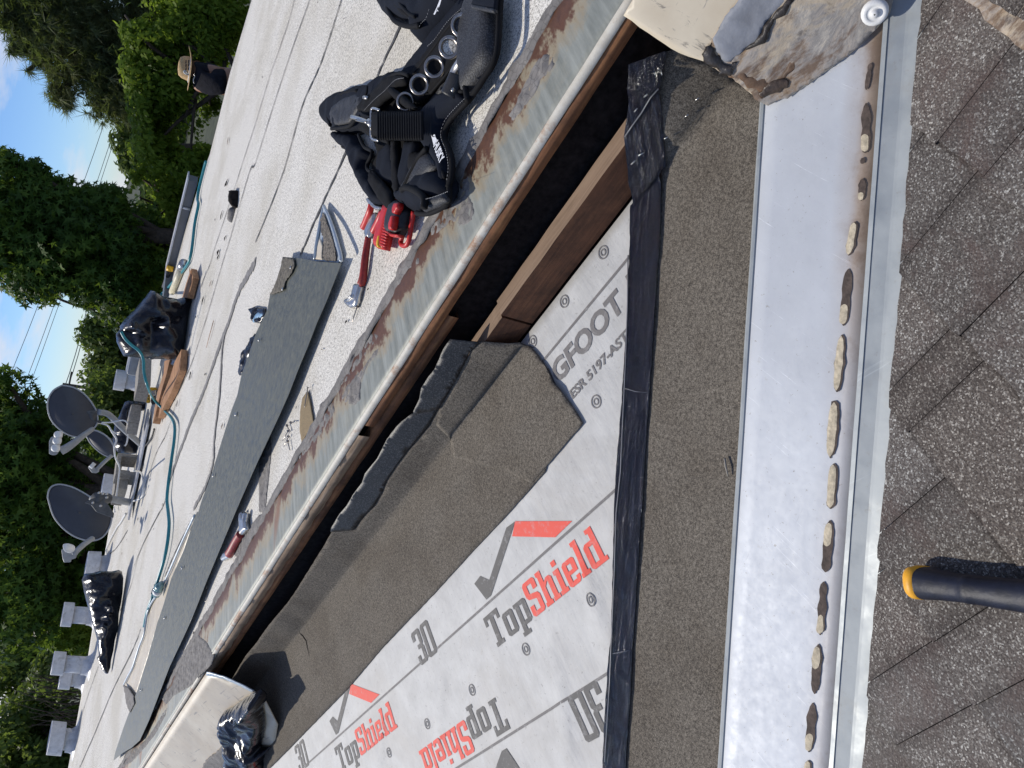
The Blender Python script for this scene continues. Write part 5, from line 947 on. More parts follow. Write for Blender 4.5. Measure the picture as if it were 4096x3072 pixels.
pb_ = T('tar_strip', 'long dark curled strip of torn roofing lying near the far seams', 'debris', 1, 1520, 1320); pad('strip', ZL(1, [(1520, 1235), (1540, 1235), (1538, 1300), (1535, 1345), (1518, 1350), (1514, 1290)]), Mt['felt'], .006, .03, .02, pb_, .02, .01); pad('curled_end', ZL(1, [(1518, 1340), (1524, 1352), (1512, 1400), (1500, 1442), (1494, 1440), (1500, 1380)]), Mt['mastic'], .004, .02, .02, pb_, .02, .01)
sp_ = ribbon('wood_splinter', [Q(2, 1385, 420, .008), Q(2, 1360, 510, .01), Q(2, 1338, 595, .008)], [.012, .010, .002], Mt['plank'], None); tag(sp_, 'thin orange wood splinter lying on the roof', 'splinter')
# ================================================================== background on the flat roof
def depth_of(px, z=0): return (hz(px, z)-CAM).length
VN = Vector((0, -1, 0))
def facets(A, n):
    lo_ = A.min(0)-.05; hi_ = A.max(0)+.05; P = [Vector((random.uniform(lo_[0], hi_[0]), random.uniform(lo_[1], hi_[1]))) for _ in range(n)]+[Vector((x, y)) for x in (lo_[0], hi_[0]) for y in (lo_[1], hi_[1])]
    V, E_, Fc, *_ = delaunay_2d_cdt(P, [], [], 0, 1e-7); H = [random.uniform(-1, 1) for _ in V]
    def f(x, y):
        for t in Fc:
            a, b, c = V[t[0]], V[t[1]], V[t[2]]; dt = (b.y-c.y)*(a.x-c.x)+(c.x-b.x)*(a.y-c.y)
            if abs(dt) < 1e-12: continue
            l1 = ((b.y-c.y)*(x-c.x)+(c.x-b.x)*(y-c.y))/dt; l2 = ((c.y-a.y)*(x-c.x)+(a.x-c.x)*(y-c.y))/dt
            if l1 >= -1e-6 and l2 >= -1e-6 and l1+l2 <= 1.000001: return l1*H[t[0]]+l2*H[t[1]]+(1-l1-l2)*H[t[2]]
        return 0
    return f
def pleats(A, ns=4, nr=8, L=.5):
    lo_ = A.min(0); hi_ = A.max(0); S_ = []
    for _ in range(ns):
        c = (random.uniform(lo_[0], hi_[0]), random.uniform(lo_[1]+(hi_[1]-lo_[1])*.2, hi_[1])); a0 = random.uniform(0, 6.3)
        for k in range(nr): a = a0+random.uniform(-1.1, 1.1); l = random.uniform(.3, 1)*L*max(hi_-lo_); S_.append((c[0], c[1], math.cos(a), math.sin(a), l, random.uniform(.4, 1)*random.choice((1, 1, -1))))
    def f(x, y):
        t_ = 0
        for cx, cy, dx, dy, l, h in S_:
            u = (x-cx)*dx+(y-cy)*dy
            if 0 < u < l:
                v = abs(-(x-cx)*dy+(y-cy)*dx); w_ = .006+.06*u/l*.4
                if v < w_*3: t_ += h*math.exp(-v/w_)*(1-u/l)*min(1, u/.03)
        return t_
    return f
def standing(name, pxs, base, m, thick, parent=None, sp=.03, puff=.5, fold=.02, fs=6, rad=None, jit=0, fold2=0, creases=()):
    """closed crumpled body whose outline stands in a vertical plane through base, swelling to both sides"""
    p0 = hz(base); n = (CAM-p0); n.z = 0; n.normalize(); ax = Vector((-n.y, n.x, 0)); az = Vector((0, 0, 1))
    q = [hit(p, n, p0) for p in pxs]; poly = [((p-p0).dot(ax), (p-p0).z) for p in q]; V, Fc, A = fill(poly, sp, jit); D = bdist(V, A); rad = rad or thick
    F_ = []; B_ = []; fa_ = facets(A, 16); fb_ = facets(A, 90); pl_ = pleats(A)
    for v, d in zip(V, D):
        t = min(1, d/rad); k = math.sqrt(max(0, 1-(1-t)**2))
        w = thick*k*(.75+.5*fa_(v.x, v.y)) + fold*k*(fb_(v.x, v.y)*.7+.55*pl_(v.x, v.y)) + fold2*k*(1-2*abs(noise.noise(Vector((v.x*fs*5, v.y*fs*1.6, 9)))))
        F_.append(p0+ax*v.x+az*v.y+n*w); B_.append(p0+ax*v.x+az*v.y-n*(thick*k*puff))
    N = len(V); G = list(Fc)+[tuple(N+i for i in reversed(f)) for f in Fc]; cnt = set((f[i], f[(i+1) % 3]) for f in Fc for i in range(3))
    for (a, b) in cnt:
        if (b, a) not in cnt: G.append((b, a, a+N, b+N))
    o = obj(name, F_+B_, G, m, parent, True)
    if n.dot(o.data.polygons[0].normal) < 0: o.data.flip_normals()
    return o
b1 = standing('bin_bag', ZL(2, [(975, 222), (1000, 228), (1060, 262), (1110, 270), (1150, 278), (1210, 262), (1262, 240), (1268, 200), (1240, 185), (1272, 215), (1265, 262), (1235, 340), (1215, 450), (1200, 560), (1185, 640), (1178, 690), (1150, 705), (1120, 716), (1105, 700), (1112, 675), (1060, 668), (1000, 668), (985, 672), (960, 660), (900, 660), (850, 655), (800, 648), (775, 600), (755, 555), (752, 505), (768, 488), (780, 470), (775, 455), (810, 410), (870, 350), (930, 280)]), Z(2, 1200, 480), Mt['bag'], .34, None, .018, .6, .07, 3.2, .26, 0, .02)
tag(b1, 'largest shiny black bin bag draped over a box beside the planks', 'bin bag', 'black bin bags on the roof')
b2 = standing('bin_bag', ZL(3, [(530, 440), (548, 400), (600, 395), (650, 380), (720, 385), (770, 375), (790, 385), (800, 430), (795, 520), (785, 590), (770, 660), (765, 760), (745, 830), (735, 900), (720, 960), (715, 1010), (700, 1048), (685, 1048), (660, 1020), (628, 945), (640, 930), (635, 870), (625, 810), (610, 760), (590, 690), (565, 600), (545, 520)]), Z(3, 770, 720), Mt['bag'], .16, None, .014, .6, .06, 5, .12, 0, .02)
tag(b2, 'long slumped black bin bag lying in front of the white vents', 'bin bag', 'black bin bags on the roof')
b3 = standing('bin_bag', ZL(2, [(810, 945), (830, 938), (900, 940), (950, 945), (960, 960), (950, 1000), (860, 1010), (850, 1060), (840, 1100), (870, 1180), (890, 1230), (900, 1280), (830, 1285), (770, 1280), (735, 1240), (730, 1180), (745, 1080), (770, 1040), (790, 990)]), Z(2, 905, 1150), Mt['bag'], .14, None, .03, .6, .05, 5, .15, 0, .02)
tag(b3, 'black bin bag crumpled behind the concrete blocks and the near dish', 'bin bag', 'black bin bags on the roof')
# bag lying on the lower slope end, near bottom left
def lump(name, c, ax, rx, ry, rz, m, fs=14, amp=.35, label=None, n1=90, n2=60):
    V = []; Fc = []; rg = random.Random(4); PL = []
    for _ in range(46): q = Vector((rg.gauss(0, 1), rg.gauss(0, 1), rg.gauss(0, 1))).normalized(); PL.append((q, rg.uniform(.72, 1.15)))
    for j in range(n2+1):
        th = math.pi*j/n2
        for i in range(n1):
            ph = 2*math.pi*i/n1; d = Vector((math.sin(th)*math.cos(ph), math.sin(th)*math.sin(ph), math.cos(th)))
            k = min([c_/max(.05, d.dot(q)) for q, c_ in PL]+[1.3])+amp*.35*(1-2.4*abs(noise.noise(d*2.6)))+amp*.15*(1-2.4*abs(noise.noise(d*6))); V.append(Vector(c)+(ax[0]*d.x*rx+ax[1]*d.y*ry+ax[2]*d.z*rz)*k)
    for j in range(n2):
        for i in range(n1): i2 = (i+1) % n1; Fc.append((j*n1+i, (j+1)*n1+i, (j+1)*n1+i2, j*n1+i2))
    return obj(name, V, Fc, m, None, True)
def drape(name, pxs, m, h0, thick, sp=.008):
    q = [hit(p, nE, pE+nE*h0) for p in pxs]; poly = [((p-pE).dot(axE), (p-pE).dot(ayE)) for p in q]; V, Fc, A = fill(poly, sp, .002); D = bdist(V, A); fa_ = facets(A, 22); fb_ = facets(A, 120); pl_ = pleats(A, 5, 8, .6); P = []
    for v, d in zip(V, D):
        k = math.sqrt(max(0, 1-(1-min(1, d/.05))**2)); P.append(pE+axE*v.x+ayE*v.y+nE*(h0+k*(thick*(.75+.45*fa_(v.x, v.y))+.009*fb_(v.x, v.y)+.014*pl_(v.x, v.y)+.006*(1-2*abs(noise.noise(Vector((v.x*30, v.y*9, 1)))))))) 
    n = len(P); P += [pE+axE*v.x+ayE*v.y+nE*(h0-.004) for v in V]; G = list(Fc)+[tuple(i+n for i in reversed(f)) for f in Fc]; cnt = set((f[i], f[(i+1) % 3]) for f in Fc for i in range(3))
    for (a, b) in cnt:
        if (b, a) not in cnt: G.append((b, a, a+n, b+n))
    o = obj(name, P, G, m, None, True)
    if o.data.polygons[0].normal.dot(nE) < 0: o.data.flip_normals()
    return o
lb = drape('bin_bag', ZL(3, [(1440, 1325), (1452, 1292), (1500, 1272), (1560, 1228), (1600, 1200), (1659, 1162)])+ZL(6, [(30, 1150), (68, 1185), (64, 1225), (40, 1262), (52, 1330), (55, 1400), (44, 1470), (28, 1520), (97, 1528), (60, 1556), (50, 1600), (75, 1640), (40, 1720), (-60, 1740)])+ZL(3, [(1560, 1655), (1500, 1620), (1470, 1592), (1480, 1540), (1464, 1500), (1450, 1440), (1440, 1380)]), Mt['bag'], .012, .085); tag(lb, 'small crumpled black bin bag resting on the cream panel above the brown sheet', 'bin bag', 'black bin bags on the roof')
# ---- concrete blocks
def block(pA, pB, hpx, dep, label, grp='concrete blocks weighing down the mounts', hollow=False, z=0, parent=None):
    a, b = hz(pA, z), hz(pB, z); d = (b-a); ln = d.length; d.normalize(); dn = Vector((-d.y, d.x, 0)); 
    if dn.dot(a-CAM) < 0: dn = -dn
    h = hpx; c = (a+b)/2+dn*dep/2+Vector((0, 0, h/2))
    if not hollow: o = box('concrete_block', c, d*ln/2, dn*dep/2, Vector((0, 0, h/2)), Mt['concrete'], None, .006, .002)
    else:
        V = []; Fc = []; t = .032; X = [(-ln/2, -h/2), (ln/2, -h/2), (ln/2, h/2), (-ln/2, h/2)]; Xi = [(-ln/2+t, -h/2+t), (ln/2-t, -h/2+t), (ln/2-t, h/2-t), (-ln/2+t, h/2-t)]
        for s in (-1, 1):
            for (x, y) in X+Xi: V.append(c+d*x+Vector((0, 0, y))+dn*dep/2*s)
        for i in range(4):
            j = (i+1) % 4; Fc += [(i, j, 4+j, 4+i), (8+j, 8+i, 12+i, 12+j), (i, 8+i, 8+j, j), (4+i, 4+j, 12+j, 12+i)]
        o = obj('concrete_block', V, Fc, Mt['concrete'], None, bevel=.005)
    tag(o, label, 'concrete block', grp); return o
block(Z(2, 1063, 680), Z(2, 1060, 850), .185, .17, 'concrete block standing between the big bin bag and the yellow drill')
block(Z(2, 990, 978), Z(2, 972, 1092), .165, .20, 'concrete block with a shaded face in front of the near dish mast'); block(Z(2, 971, 1095), Z(2, 955, 1170), .165, .20, 'sunlit concrete block next to its shaded twin under the near dish')
block(Z(2, 917, 1290), Z(2, 905, 1420), .185, .14, 'hollow concrete block turned on its side with an open cell', hollow=True)
block(Z(2, 905, 1395), Z(2, 898, 1450), .145, .2, 'dark concrete block right of its split neighbour under the far dish'); block(Z(2, 895, 1455), Z(2, 888, 1515), .15, .2, 'dark concrete block in the middle of the row under the far dish')
block(Z(2, 880, 1520), Z(2, 855, 1625), .165, .25, 'pale sunlit concrete block at the foot of the far dish mast')
# curb under the row
cb = box('mounting_rail', (hz(Z(2, 985, 1050))+hz(Z(2, 860, 1659)))/2+Vector((0, .05, .018)), (hz(Z(2, 860, 1659))-hz(Z(2, 985, 1050)))/2, Vector((.05, .14, 0)), Vector((0, 0, .016)), Mt['whitepaint']); tag(cb, 'flat pale metal mounting rail under the row of concrete blocks', 'rail')
# ---- satellite dishes
def dish(dpx, depth_px, nrm, label, loc, bulge=.05, rimw=.007):
    th = thing('satellite_dish', label, 'satellite dish', loc, 'satellite dishes among the concrete blocks'); c = at(depth_px[0], depth_px[1]); n = Vector(nrm).normalized()
    if n.dot(CAM-c) < 0: n = -n
    ax = n.orthogonal().normalized(); ay = n.cross(ax); P2 = [hit(p, n, c) for p in dpx]; P2 = smoothpath(P2+[P2[0]], 5)[:-1]
    pc_ = sum(P2, Vector())/len(P2); N = len(P2); V = []; Fc = []; R = 10
    for k in range(R+1):
        f = k/R
        for p in P2: V.append(pc_+(p-pc_)*f+n*bulge*(1-f*f))
    for k in range(R):
        for i in range(N): j = (i+1) % N; Fc.append((k*N+i, (k+1)*N+i, (k+1)*N+j, k*N+j))
    o = obj('reflector', V, Fc, Mt['dish'], th, True); s = o.modifiers.new('s', 'SOLIDIFY'); s.thickness = .006; s.offset = -1
    if o.data.polygons[len(Fc)//2].normal.dot(n) < 0: o.data.flip_normals()
    tube('rim', P2+[P2[0], P2[1]], rimw, Mt['dishrim'], th, 8, False); return th, c, n, pc_
def TP(th, name, pts, rad, m, seg=10, k=4): return tube(name, smoothpath([at(Z(r, x, y), d) for r, x, y, d in pts], k), rad, m, th, seg)
D1 = depth_of(Z(2, 910, 1210)); b_ = hz(Z(2, 910, 1210))
d1, c1, n1, _ = dish(ZL(2, [(402, 838), (345, 872), (313, 930), (312, 1000), (335, 1065), (385, 1120), (445, 1158), (510, 1172), (560, 1160), (605, 1120), (632, 1075), (625, 1010), (590, 945), (540, 890), (475, 852)]), (Z(2, 470, 1005), D1*.97), (-.10, -.96, .12), 'large dark grey satellite dish on a bent grey mast with three receiver heads', b_)
TP(d1, 'mast', [(2, 640, 1012, D1*.955), (2, 690, 1020, D1*.96), (2, 730, 1050, D1*.965), (2, 790, 1110, D1*.97), (2, 850, 1165, D1*.985), (2, 912, 1218, D1)], .026, Mt['greyplastic'], 12)
kb = standing('bracket', ZL(2, [(515, 990), (530, 985), (560, 990), (640, 995), (640, 1025), (615, 1060), (660, 1075), (655, 1090), (600, 1085), (570, 1060), (545, 1035), (512, 1030), (525, 1012)]), Z(2, 910, 1210), Mt['bracket'], .05, d1, .02, .5, .01, 8)
off_ = (CAM-b_); off_.z = 0; off_.normalize(); kb.location = off_*.20
TP(d1, 'feed_arm', [(2, 600, 1120, D1*.95), (2, 530, 1170, D1*.935), (2, 480, 1210, D1*.925), (2, 430, 1245, D1*.92), (2, 395, 1262, D1*.92)], [.020+.001*i for i in range(17)], Mt['greyplastic'], 10)
def padd(th, name, r, pts, d, thick, m):
    c = at(Z(r, *pts[0]), d); n = (CAM-c).normalized(); Fp = [hit(Z(r, *p), n, c) for p in pts]; N = len(Fp); V = Fp+[p-n*thick for p in Fp]
    return obj(name, V, [tuple(range(N)), tuple(reversed(range(N, 2*N)))]+[(i, i+N, (i+1) % N+N, (i+1) % N) for i in range(N)], m, th, bevel=.006)
padd(d1, 'receiver_housing', 2, [(318, 1200), (330, 1175), (345, 1168), (375, 1185), (385, 1240), (385, 1262), (368, 1288), (345, 1292), (318, 1282)], D1*.925, .05, Mt['greyplastic'])
for x, y in ((380, 1158), (372, 1198), (362, 1245)): TP(d1, 'receiver_head', [(2, x-8, y, D1*.90), (2, x+6, y, D1*.905), (2, x+20, y+1, D1*.905)], [.016]+[.030]*7+[.028], Mt['white'], 14)
b4 = hz(Z(2, 870, 1600)); D2 = depth_of(Z(2, 870, 1600))
d2, c2, n2, _ = dish(ZL(3, [(310, -95), (318, -140), (345, -170), (395, -178), (470, -160), (540, -125), (600, -88), (660, -60), (715, -10), (725, 40), (705, 110), (660, 165), (600, 185), (540, 178), (470, 150), (400, 95), (345, 20)]), (Z(3, 520, 0), D2*.98), (.10, -.93, .20), 'large dark grey satellite dish leaning left with a single receiver head', b4)
TP(d2, 'mast', [(2, 600, 1575, D2*.93), (2, 680, 1568, D2*.95), (2, 750, 1580, D2*.97), (2, 860, 1600, D2)], .030, Mt['greyplastic'], 12); TP(d2, 'clamp', [(2, 620, 1565, D2*.925), (2, 698, 1572, D2*.94)], .042, Mt['bracket'], 12)
padd(d2, 'bracket', 3, [(550, -60), (590, -45), (625, 0), (680, 20), (735, 40), (740, 10), (700, -50), (680, -70), (700, -110), (690, -118), (640, -100), (590, -85)], D2*.925, .04, Mt['bracket'])
for x, y in ((640, -125), (665, -120), (690, -118), (600, -60), (650, -40), (690, -95)): TP(d2, 'bolt', [(3, x, y, D2*.90), (3, x+5, y, D2*.905)], .009, Mt['steel'], 8)
TP(d2, 'feed_arm', [(3, 600, 170, D2*.93), (3, 550, 205, D2*.92), (3, 500, 250, D2*.91), (3, 480, 275, D2*.91)], .020, Mt['greyplastic'], 10)
padd(d2, 'receiver_housing', 3, [(398, 245), (408, 236), (440, 240), (480, 250), (498, 285), (490, 300), (462, 308), (460, 325), (415, 328), (405, 300)], D2*.915, .05, Mt['greyplastic']); TP(d2, 'receiver_head', [(3, 422, 235, D2*.895), (3, 435, 232, D2*.895), (3, 462, 240, D2*.9)], [.02]+[.032]*7+[.03], Mt['white'], 14)
b5 = hz(Z(2, 880, 1270)); D3 = depth_of(Z(2, 880, 1270))*1.06
d3, c3, n3, _ = dish(ZL(2, [(560, 1165), (610, 1130), (680, 1160), (725, 1210), (745, 1270), (730, 1300), (690, 1295), (640, 1265), (590, 1215)]), (Z(2, 670, 1220), D3), (-.2, -.9, .3), 'smaller dark satellite dish half hidden behind the near dish', b5, .03, .008)
TP(d3, 'feed_arm', [(2, 720, 1295, D3*.97), (2, 670, 1340, D3*.96), (2, 625, 1385, D3*.955)], .018, Mt['greyplastic'], 8); padd(d3, 'receiver_housing', 2, [(568, 1368), (585, 1362), (640, 1378), (645, 1395), (625, 1408), (595, 1405)], D3*.955, .04, Mt['greyplastic']); TP(d3, 'receiver_head', [(2, 588, 1350, D3*.95), (2, 610, 1365, D3*.95)], .028, Mt['white'], 12)
TP(d3, 'mast', [(2, 700, 1190, D3), (2, 800, 1230, D3), (2, 880, 1270, D3)], .024, Mt['bracket'], 10)
# ---- vents
def vent(base, top, wpx, cap, label, body=1.0):
    p0 = hz(base); d = (p0-CAM).length; n = (CAM-p0); n.z = 0; n.normalize(); pt_ = hit(top, n, p0); h = pt_.z; r_ = wpx/2/F*d
    th = thing('roof_vent', label, 'roof vent', p0, 'white coated roof vents'); o2 = pt_-p0; o2.z = 0
    tube('pipe', [p0+Vector((0, 0, .0)), p0+Vector((0, 0, h*.3))+o2*.3, p0+Vector((0, 0, h*.9))+o2*.9], [r_*1.03, r_, r_], Mt['whitepaint'], th, 24); pr = [(r_*1.9, 0), (r_*1.5, .008), (r_*1.25, .02), (r_*1.10, .045), (r_*1.04, .08)]
    V = []; N = 24
    for rr, hh in pr:
        for i in range(N): a = 2*math.pi*i/N; V.append(p0+Vector((rr*math.cos(a)*(1+.1*nz(a, rr, 0, 2)), rr*math.sin(a), hh)))
    obj('collar', V, [(k*N+i, k*N+(i+1) % N, (k+1)*N+(i+1) % N, (k+1)*N+i) for k in range(4) for i in range(N)], Mt['whitepaint'], th, True)
    rc = r_*cap[0]*1.0; hc_ = cap[1]*.78; V = []
    for rr, hh in ((rc*.86, h-hc_+.006), (rc, h-hc_), (rc, h), (rc*.96, h+.002), (rc*.93, h-.012), (.01, h-.016)):
        for i in range(N): a = 2*math.pi*i/N; V.append(p0+o2*(hh/h)+Vector((rr*math.cos(a), rr*math.sin(a), hh)))
    obj('cap', V, [(k*N+i, k*N+(i+1) % N, (k+1)*N+(i+1) % N, (k+1)*N+i) for k in range(5) for i in range(N)], Mt['whitepaint'], th, False); return th
vent(Z(3, 490, 1478), Z(3, 320, 1462), 62, (1.55, .16), 'tallest white vent pipe, farthest along the roof edge')
vent(Z(3, 590, 995), Z(3, 340, 978), 52, (1.38, .13), 'tall white vent pipe with tar stained foot')
vent(Z(3, 545, 1085), Z(3, 388, 1075), 46, (1.45, .13), 'shorter white vent leaning close behind a taller pipe')
vent(Z(3, 620, 675), Z(3, 405, 662), 54, (1.42, .12), 'slim white vent rising behind the long slumped bin bag')
vent(Z(3, 695, 340), Z(3, 560, 335), 50, (1.65, .15), 'squat white vent with open rusty top beside the slumped bin bag')
vent(Z(2, 800, 1500), Z(2, 665, 1478), 58, (1.30, .15), 'squat white vent with open top behind the concrete blocks')
vent(Z(2, 910, 825), Z(2, 745, 800), 54, (1.35, .13), 'white vent pipe with tilted cap behind the block next to the yellow drill')
# ---- planks
def plank(name, r, pts, z, th_, label, m='plank', grp='orange planks on the roof'):
    o = zsheet(name, ZL(r, pts), Mt[m], z, .05, lambda x, y: .001*nz(x, y, 0, 3), th_, None, .002, False); tag(o, label, 'plank', grp); return o
plank('plank', 2, [(1175, 605), (1165, 740), (1110, 880), (1045, 1010), (1025, 1050), (1040, 940), (1100, 790), (1130, 690)], .045, .04, 'nearest orange wooden plank with pointed end beside the big bin bag')
plank('plank', 2, [(1100, 670), (1080, 760), (1030, 930), (1005, 1040), (990, 1085), (1000, 1000), (1020, 880), (1060, 760), (1065, 680)], .06, .05, 'second orange wooden plank passing under the yellow drill')
plank('plank', 2, [(1240, 80), (1250, 140), (1235, 190), (1215, 270), (1180, 270), (1205, 180), (1225, 120)], .05, .04, 'splintered brown plank end sticking out beyond the big bin bag')
for i, pts in enumerate(([(1230, 80), (1232, 130), (1225, 180)], [(1258, 130), (1245, 180), (1230, 230)])): s_ = ribbon('wood_splinter', [Q(2, *p, .06) for p in pts], .02, Mt['plank'], None); tag(s_, ['long pale splinter at the broken plank end', 'short splinter leaning on the broken plank end'][i], 'splinter')
# ---- yellow cordless drill
dr = thing('cordless_drill', 'yellow and black cordless power tool lying between the blocks', 'power tool', hz(Z(2, 1010, 900))); Dd = depth_of(Z(2, 1010, 900))
padd(dr, 'motor_housing', 2, [(930, 895), (940, 890), (972, 898), (975, 950), (960, 955), (925, 940)], Dd, .09, Mt['yellow']); padd(dr, 'gear_housing', 2, [(975, 850), (1015, 852), (1020, 878), (990, 885), (965, 880), (965, 862)], Dd*.99, .08, Mt['yellow'])
for x in (942, 957): padd(dr, 'vent_slot', 2, [(x, 902), (x+8, 903), (x+8, 914), (x, 913)], Dd*.985, .02, Mt['blackgrip']); padd(dr, 'vent_slot', 2, [(x, 920), (x+8, 921), (x+8, 932), (x, 931)], Dd*.985, .02, Mt['blackgrip'])
TP(dr, 'front_handle', [(2, 965, 885, Dd*.99), (2, 918, 882, Dd*.99), (2, 914, 850, Dd*.99), (2, 940, 848, Dd*.99), (2, 945, 880, Dd*.99)], .010, Mt['blackgrip'], 8); padd(dr, 'battery', 2, [(985, 900), (1005, 905), (1005, 960), (985, 965), (975, 940)], Dd*.99, .07, Mt['blackgrip'])
TP(dr, 'chuck', [(2, 1000, 870, Dd*.985), (2, 1005, 900, Dd*.985)], .03, Mt['dsteel'], 12)
# ---- grey box under the big bag, hose, cables
gb = box('grey_case', hz(Z(2, 1060, 690))+Vector((0, .25, .13)), Vector((.16, 0, 0)), Vector((0, .15, 0)), Vector((0, 0, .12)), Mt['greyplastic'], None, .02); tag(gb, 'grey plastic case partly covered by the big bin bag', 'case')
def hosepath(name, pts, rad, m, label, cat, k=6):
    P = smoothpath([Q(r, x, y, z) for r, x, y, z in pts], k); o = tube(name, P, rad, m, None, 8); tag(o, label, cat); return o
hosepath('air_hose', [(1, 1335, 1045, .02), (1, 1320, 1100, .02), (1, 1290, 1220, .02), (1, 1280, 1290, .02), (1, 1285, 1330, .02), (1, 1262, 1450, .02), (1, 1235, 1659, .02), (2, 1190, 90, .02), (2, 1120, 170, .02), (2, 1070, 225, .02), (2, 1045, 250, .03), (2, 1000, 330, .2)], .011, Mt['hose'], 'teal air hose running along the far roof edge to the bin bag', 'hose')
hp = [(2, 785, 490, .54), (2, 810, 535, .53), (2, 850, 575, .49), (2, 900, 615, .44), (2, 928, 670, .38), (2, 935, 760, .30), (2, 960, 850, .20), (2, 1000, 930, .10), (2, 1060, 995, .03), (2, 1105, 1040, .02), (2, 1130, 1090, .02), (2, 1130, 1180, .02), (2, 1110, 1330, .02), (2, 1090, 1480, .02), (2, 1082, 1580, .02), (2, 1090, 1659, .02), (3, 1096, 80, .02), (3, 1085, 200, .02), (3, 1060, 320, .02), (3, 1020, 450, .02), (3, 985, 560, .03), (3, 950, 660, .03), (3, 935, 740, .02)]
Pn = []
dbase = depth_of(Z(2, 1180, 560))
for r, x, y, z in hp:
    px = Z(r, x, y)
    Pn.append(hz(px, z) if z <= .1 else at(px, dbase*.93))
o = tube('air_hose', smoothpath(Pn, 7), .0095, Mt['hose'], None, 8); tag(o, 'teal air hose coming out of the big bin bag and looping over the roof', 'hose')
for lab, pts, rad in (('white coax cable hanging from the near dish over the blocks', [(2, 655, 1085, D1*.94), (2, 700, 1100, D1*.94), (2, 725, 1140, D1*.93), (2, 755, 1190, D1*.93), (2, 740, 1240, D1*.93), (2, 750, 1310, D1*.93), (2, 775, 1370, D1*.93), (2, 768, 1450, D1*.93), (2, 755, 1560, D1*.93)], .007),
                      ('white coax cable looping from the near dish bracket', [(2, 660, 1080, D1*.94), (2, 720, 1078, D1*.94), (2, 790, 1065, D1*.93), (2, 828, 1085, D1*.93), (2, 830, 1150, D1*.93), (2, 822, 1210, D1*.93), (2, 808, 1232, D1*.93)], .007),
                      ('white cable stub near the loops under the near dish', [(2, 720, 1128, D1*.93), (2, 745, 1148, D1*.93), (2, 775, 1152, D1*.93)], .007)):
    tag(tube('coax_cable', smoothpath([at(Z(r, x, y), d) for r, x, y, d in pts], 6), rad, Mt['white'], None, 6), lab, 'cable')
hosepath('coax_cable', [(2, 870, 1393, .16), (2, 905, 1398, .10), (2, 925, 1430, .03), (2, 930, 1490, .02), (2, 925, 1550, .02), (2, 890, 1580, .02), (2, 830, 1595, .02), (2, 825, 1608, .02), (2, 770, 1605, .03), (2, 742, 1620, .03), (2, 745, 1659, .03)], .007, Mt['white'], 'white cable lying around the pale block at the far dish', 'cable')
hosepath('coax_cable', [(3, 815, 10, .012), (3, 780, 70, .012), (3, 760, 95, .012), (3, 735, 140, .012), (3, 705, 200, .012), (3, 688, 245, .012), (3, 695, 270, .012)], .008, Mt['white'], 'white cable running along the roof behind the far dish', 'cable')
hosepath('black_cable', [(2, 1000, 1120, .012), (2, 980, 1180, .012), (2, 940, 1240, .012), (2, 925, 1300, .012), (2, 920, 1380, .012)], .007, Mt['blackgrip'], 'thin black cable lying in front of the blocks', 'cable')
# ---- caulking tube, brush handle, pipe at the far parapet
ct = thing('marker_tube', 'thin black tube with a yellow cap lying along the far parapet', 'tube', Q(2, 1090, 150)); tube('body', [Q(2, 1098, 95, .04), Q(2, 1062, 200, .04)], .02, Mt['blackgrip'], ct, 10); tube('cap', [Q(2, 1105, 65, .04), Q(2, 1098, 97, .04)], .03, Mt['yellow'], ct, 10)
pp = thing('plastic_pipe', 'cream plastic pipe with a metal fitting lying on the roof near the parapet', 'pipe', Q(2, 1150, 150)); tube('barrel', [Q(2, 1180, 70, .03), Q(2, 1115, 235, .03)], .027, simple('cream_plastic', (.55, .50, .36), .5), pp, 12); tube('fitting', [Q(2, 1192, 45, .03), Q(2, 1178, 75, .03)], .036, Mt['steel'], pp, 12)
# ---- far parapet with grey sheet
par = thing('parapet', 'low grey sheet metal parapet with white cap along the far roof corner', 'parapet', Q(1, 1290, 1190))
A1, B1 = Q(1, 1280, 1185), Q(2, 1120, 120); A2, B2 = B1, Q(2, 1062, 400)
hpz = .07
V = [A1, B1, B2, A1+Vector((0, 0, hpz)), B1+Vector((0, 0, hpz*.8)), B2+Vector((0, 0, hpz*.3))]; dback = Vector((.06, .06, 0)); V += [v+dback for v in V]
obj('side', V, [(0, 1, 4, 3), (1, 2, 5, 4), (0, 3, 9, 6), (2, 8, 11, 5)], Mt['parapet'], par)
V = [A1+Vector((0, 0, hpz+.01)), B1+Vector((0, 0, hpz*.8+.01)), B2+Vector((0, 0, hpz*.3+.01))]; V = [v+off_*.03 for v in V]; V += [v+dback*1.3 for v in V]; obj('cap', V, [(0, 1, 4, 3), (1, 2, 5, 4)], Mt['whitepaint'], par, solid=.012, off=0)
for f in (.28,): tube('seam_strip', [A1.lerp(B1, f)+off_*.01, A1.lerp(B1, f)+Vector((0, 0, hpz*.92))+off_*.01], .012, Mt['whitepaint'], par, 6)
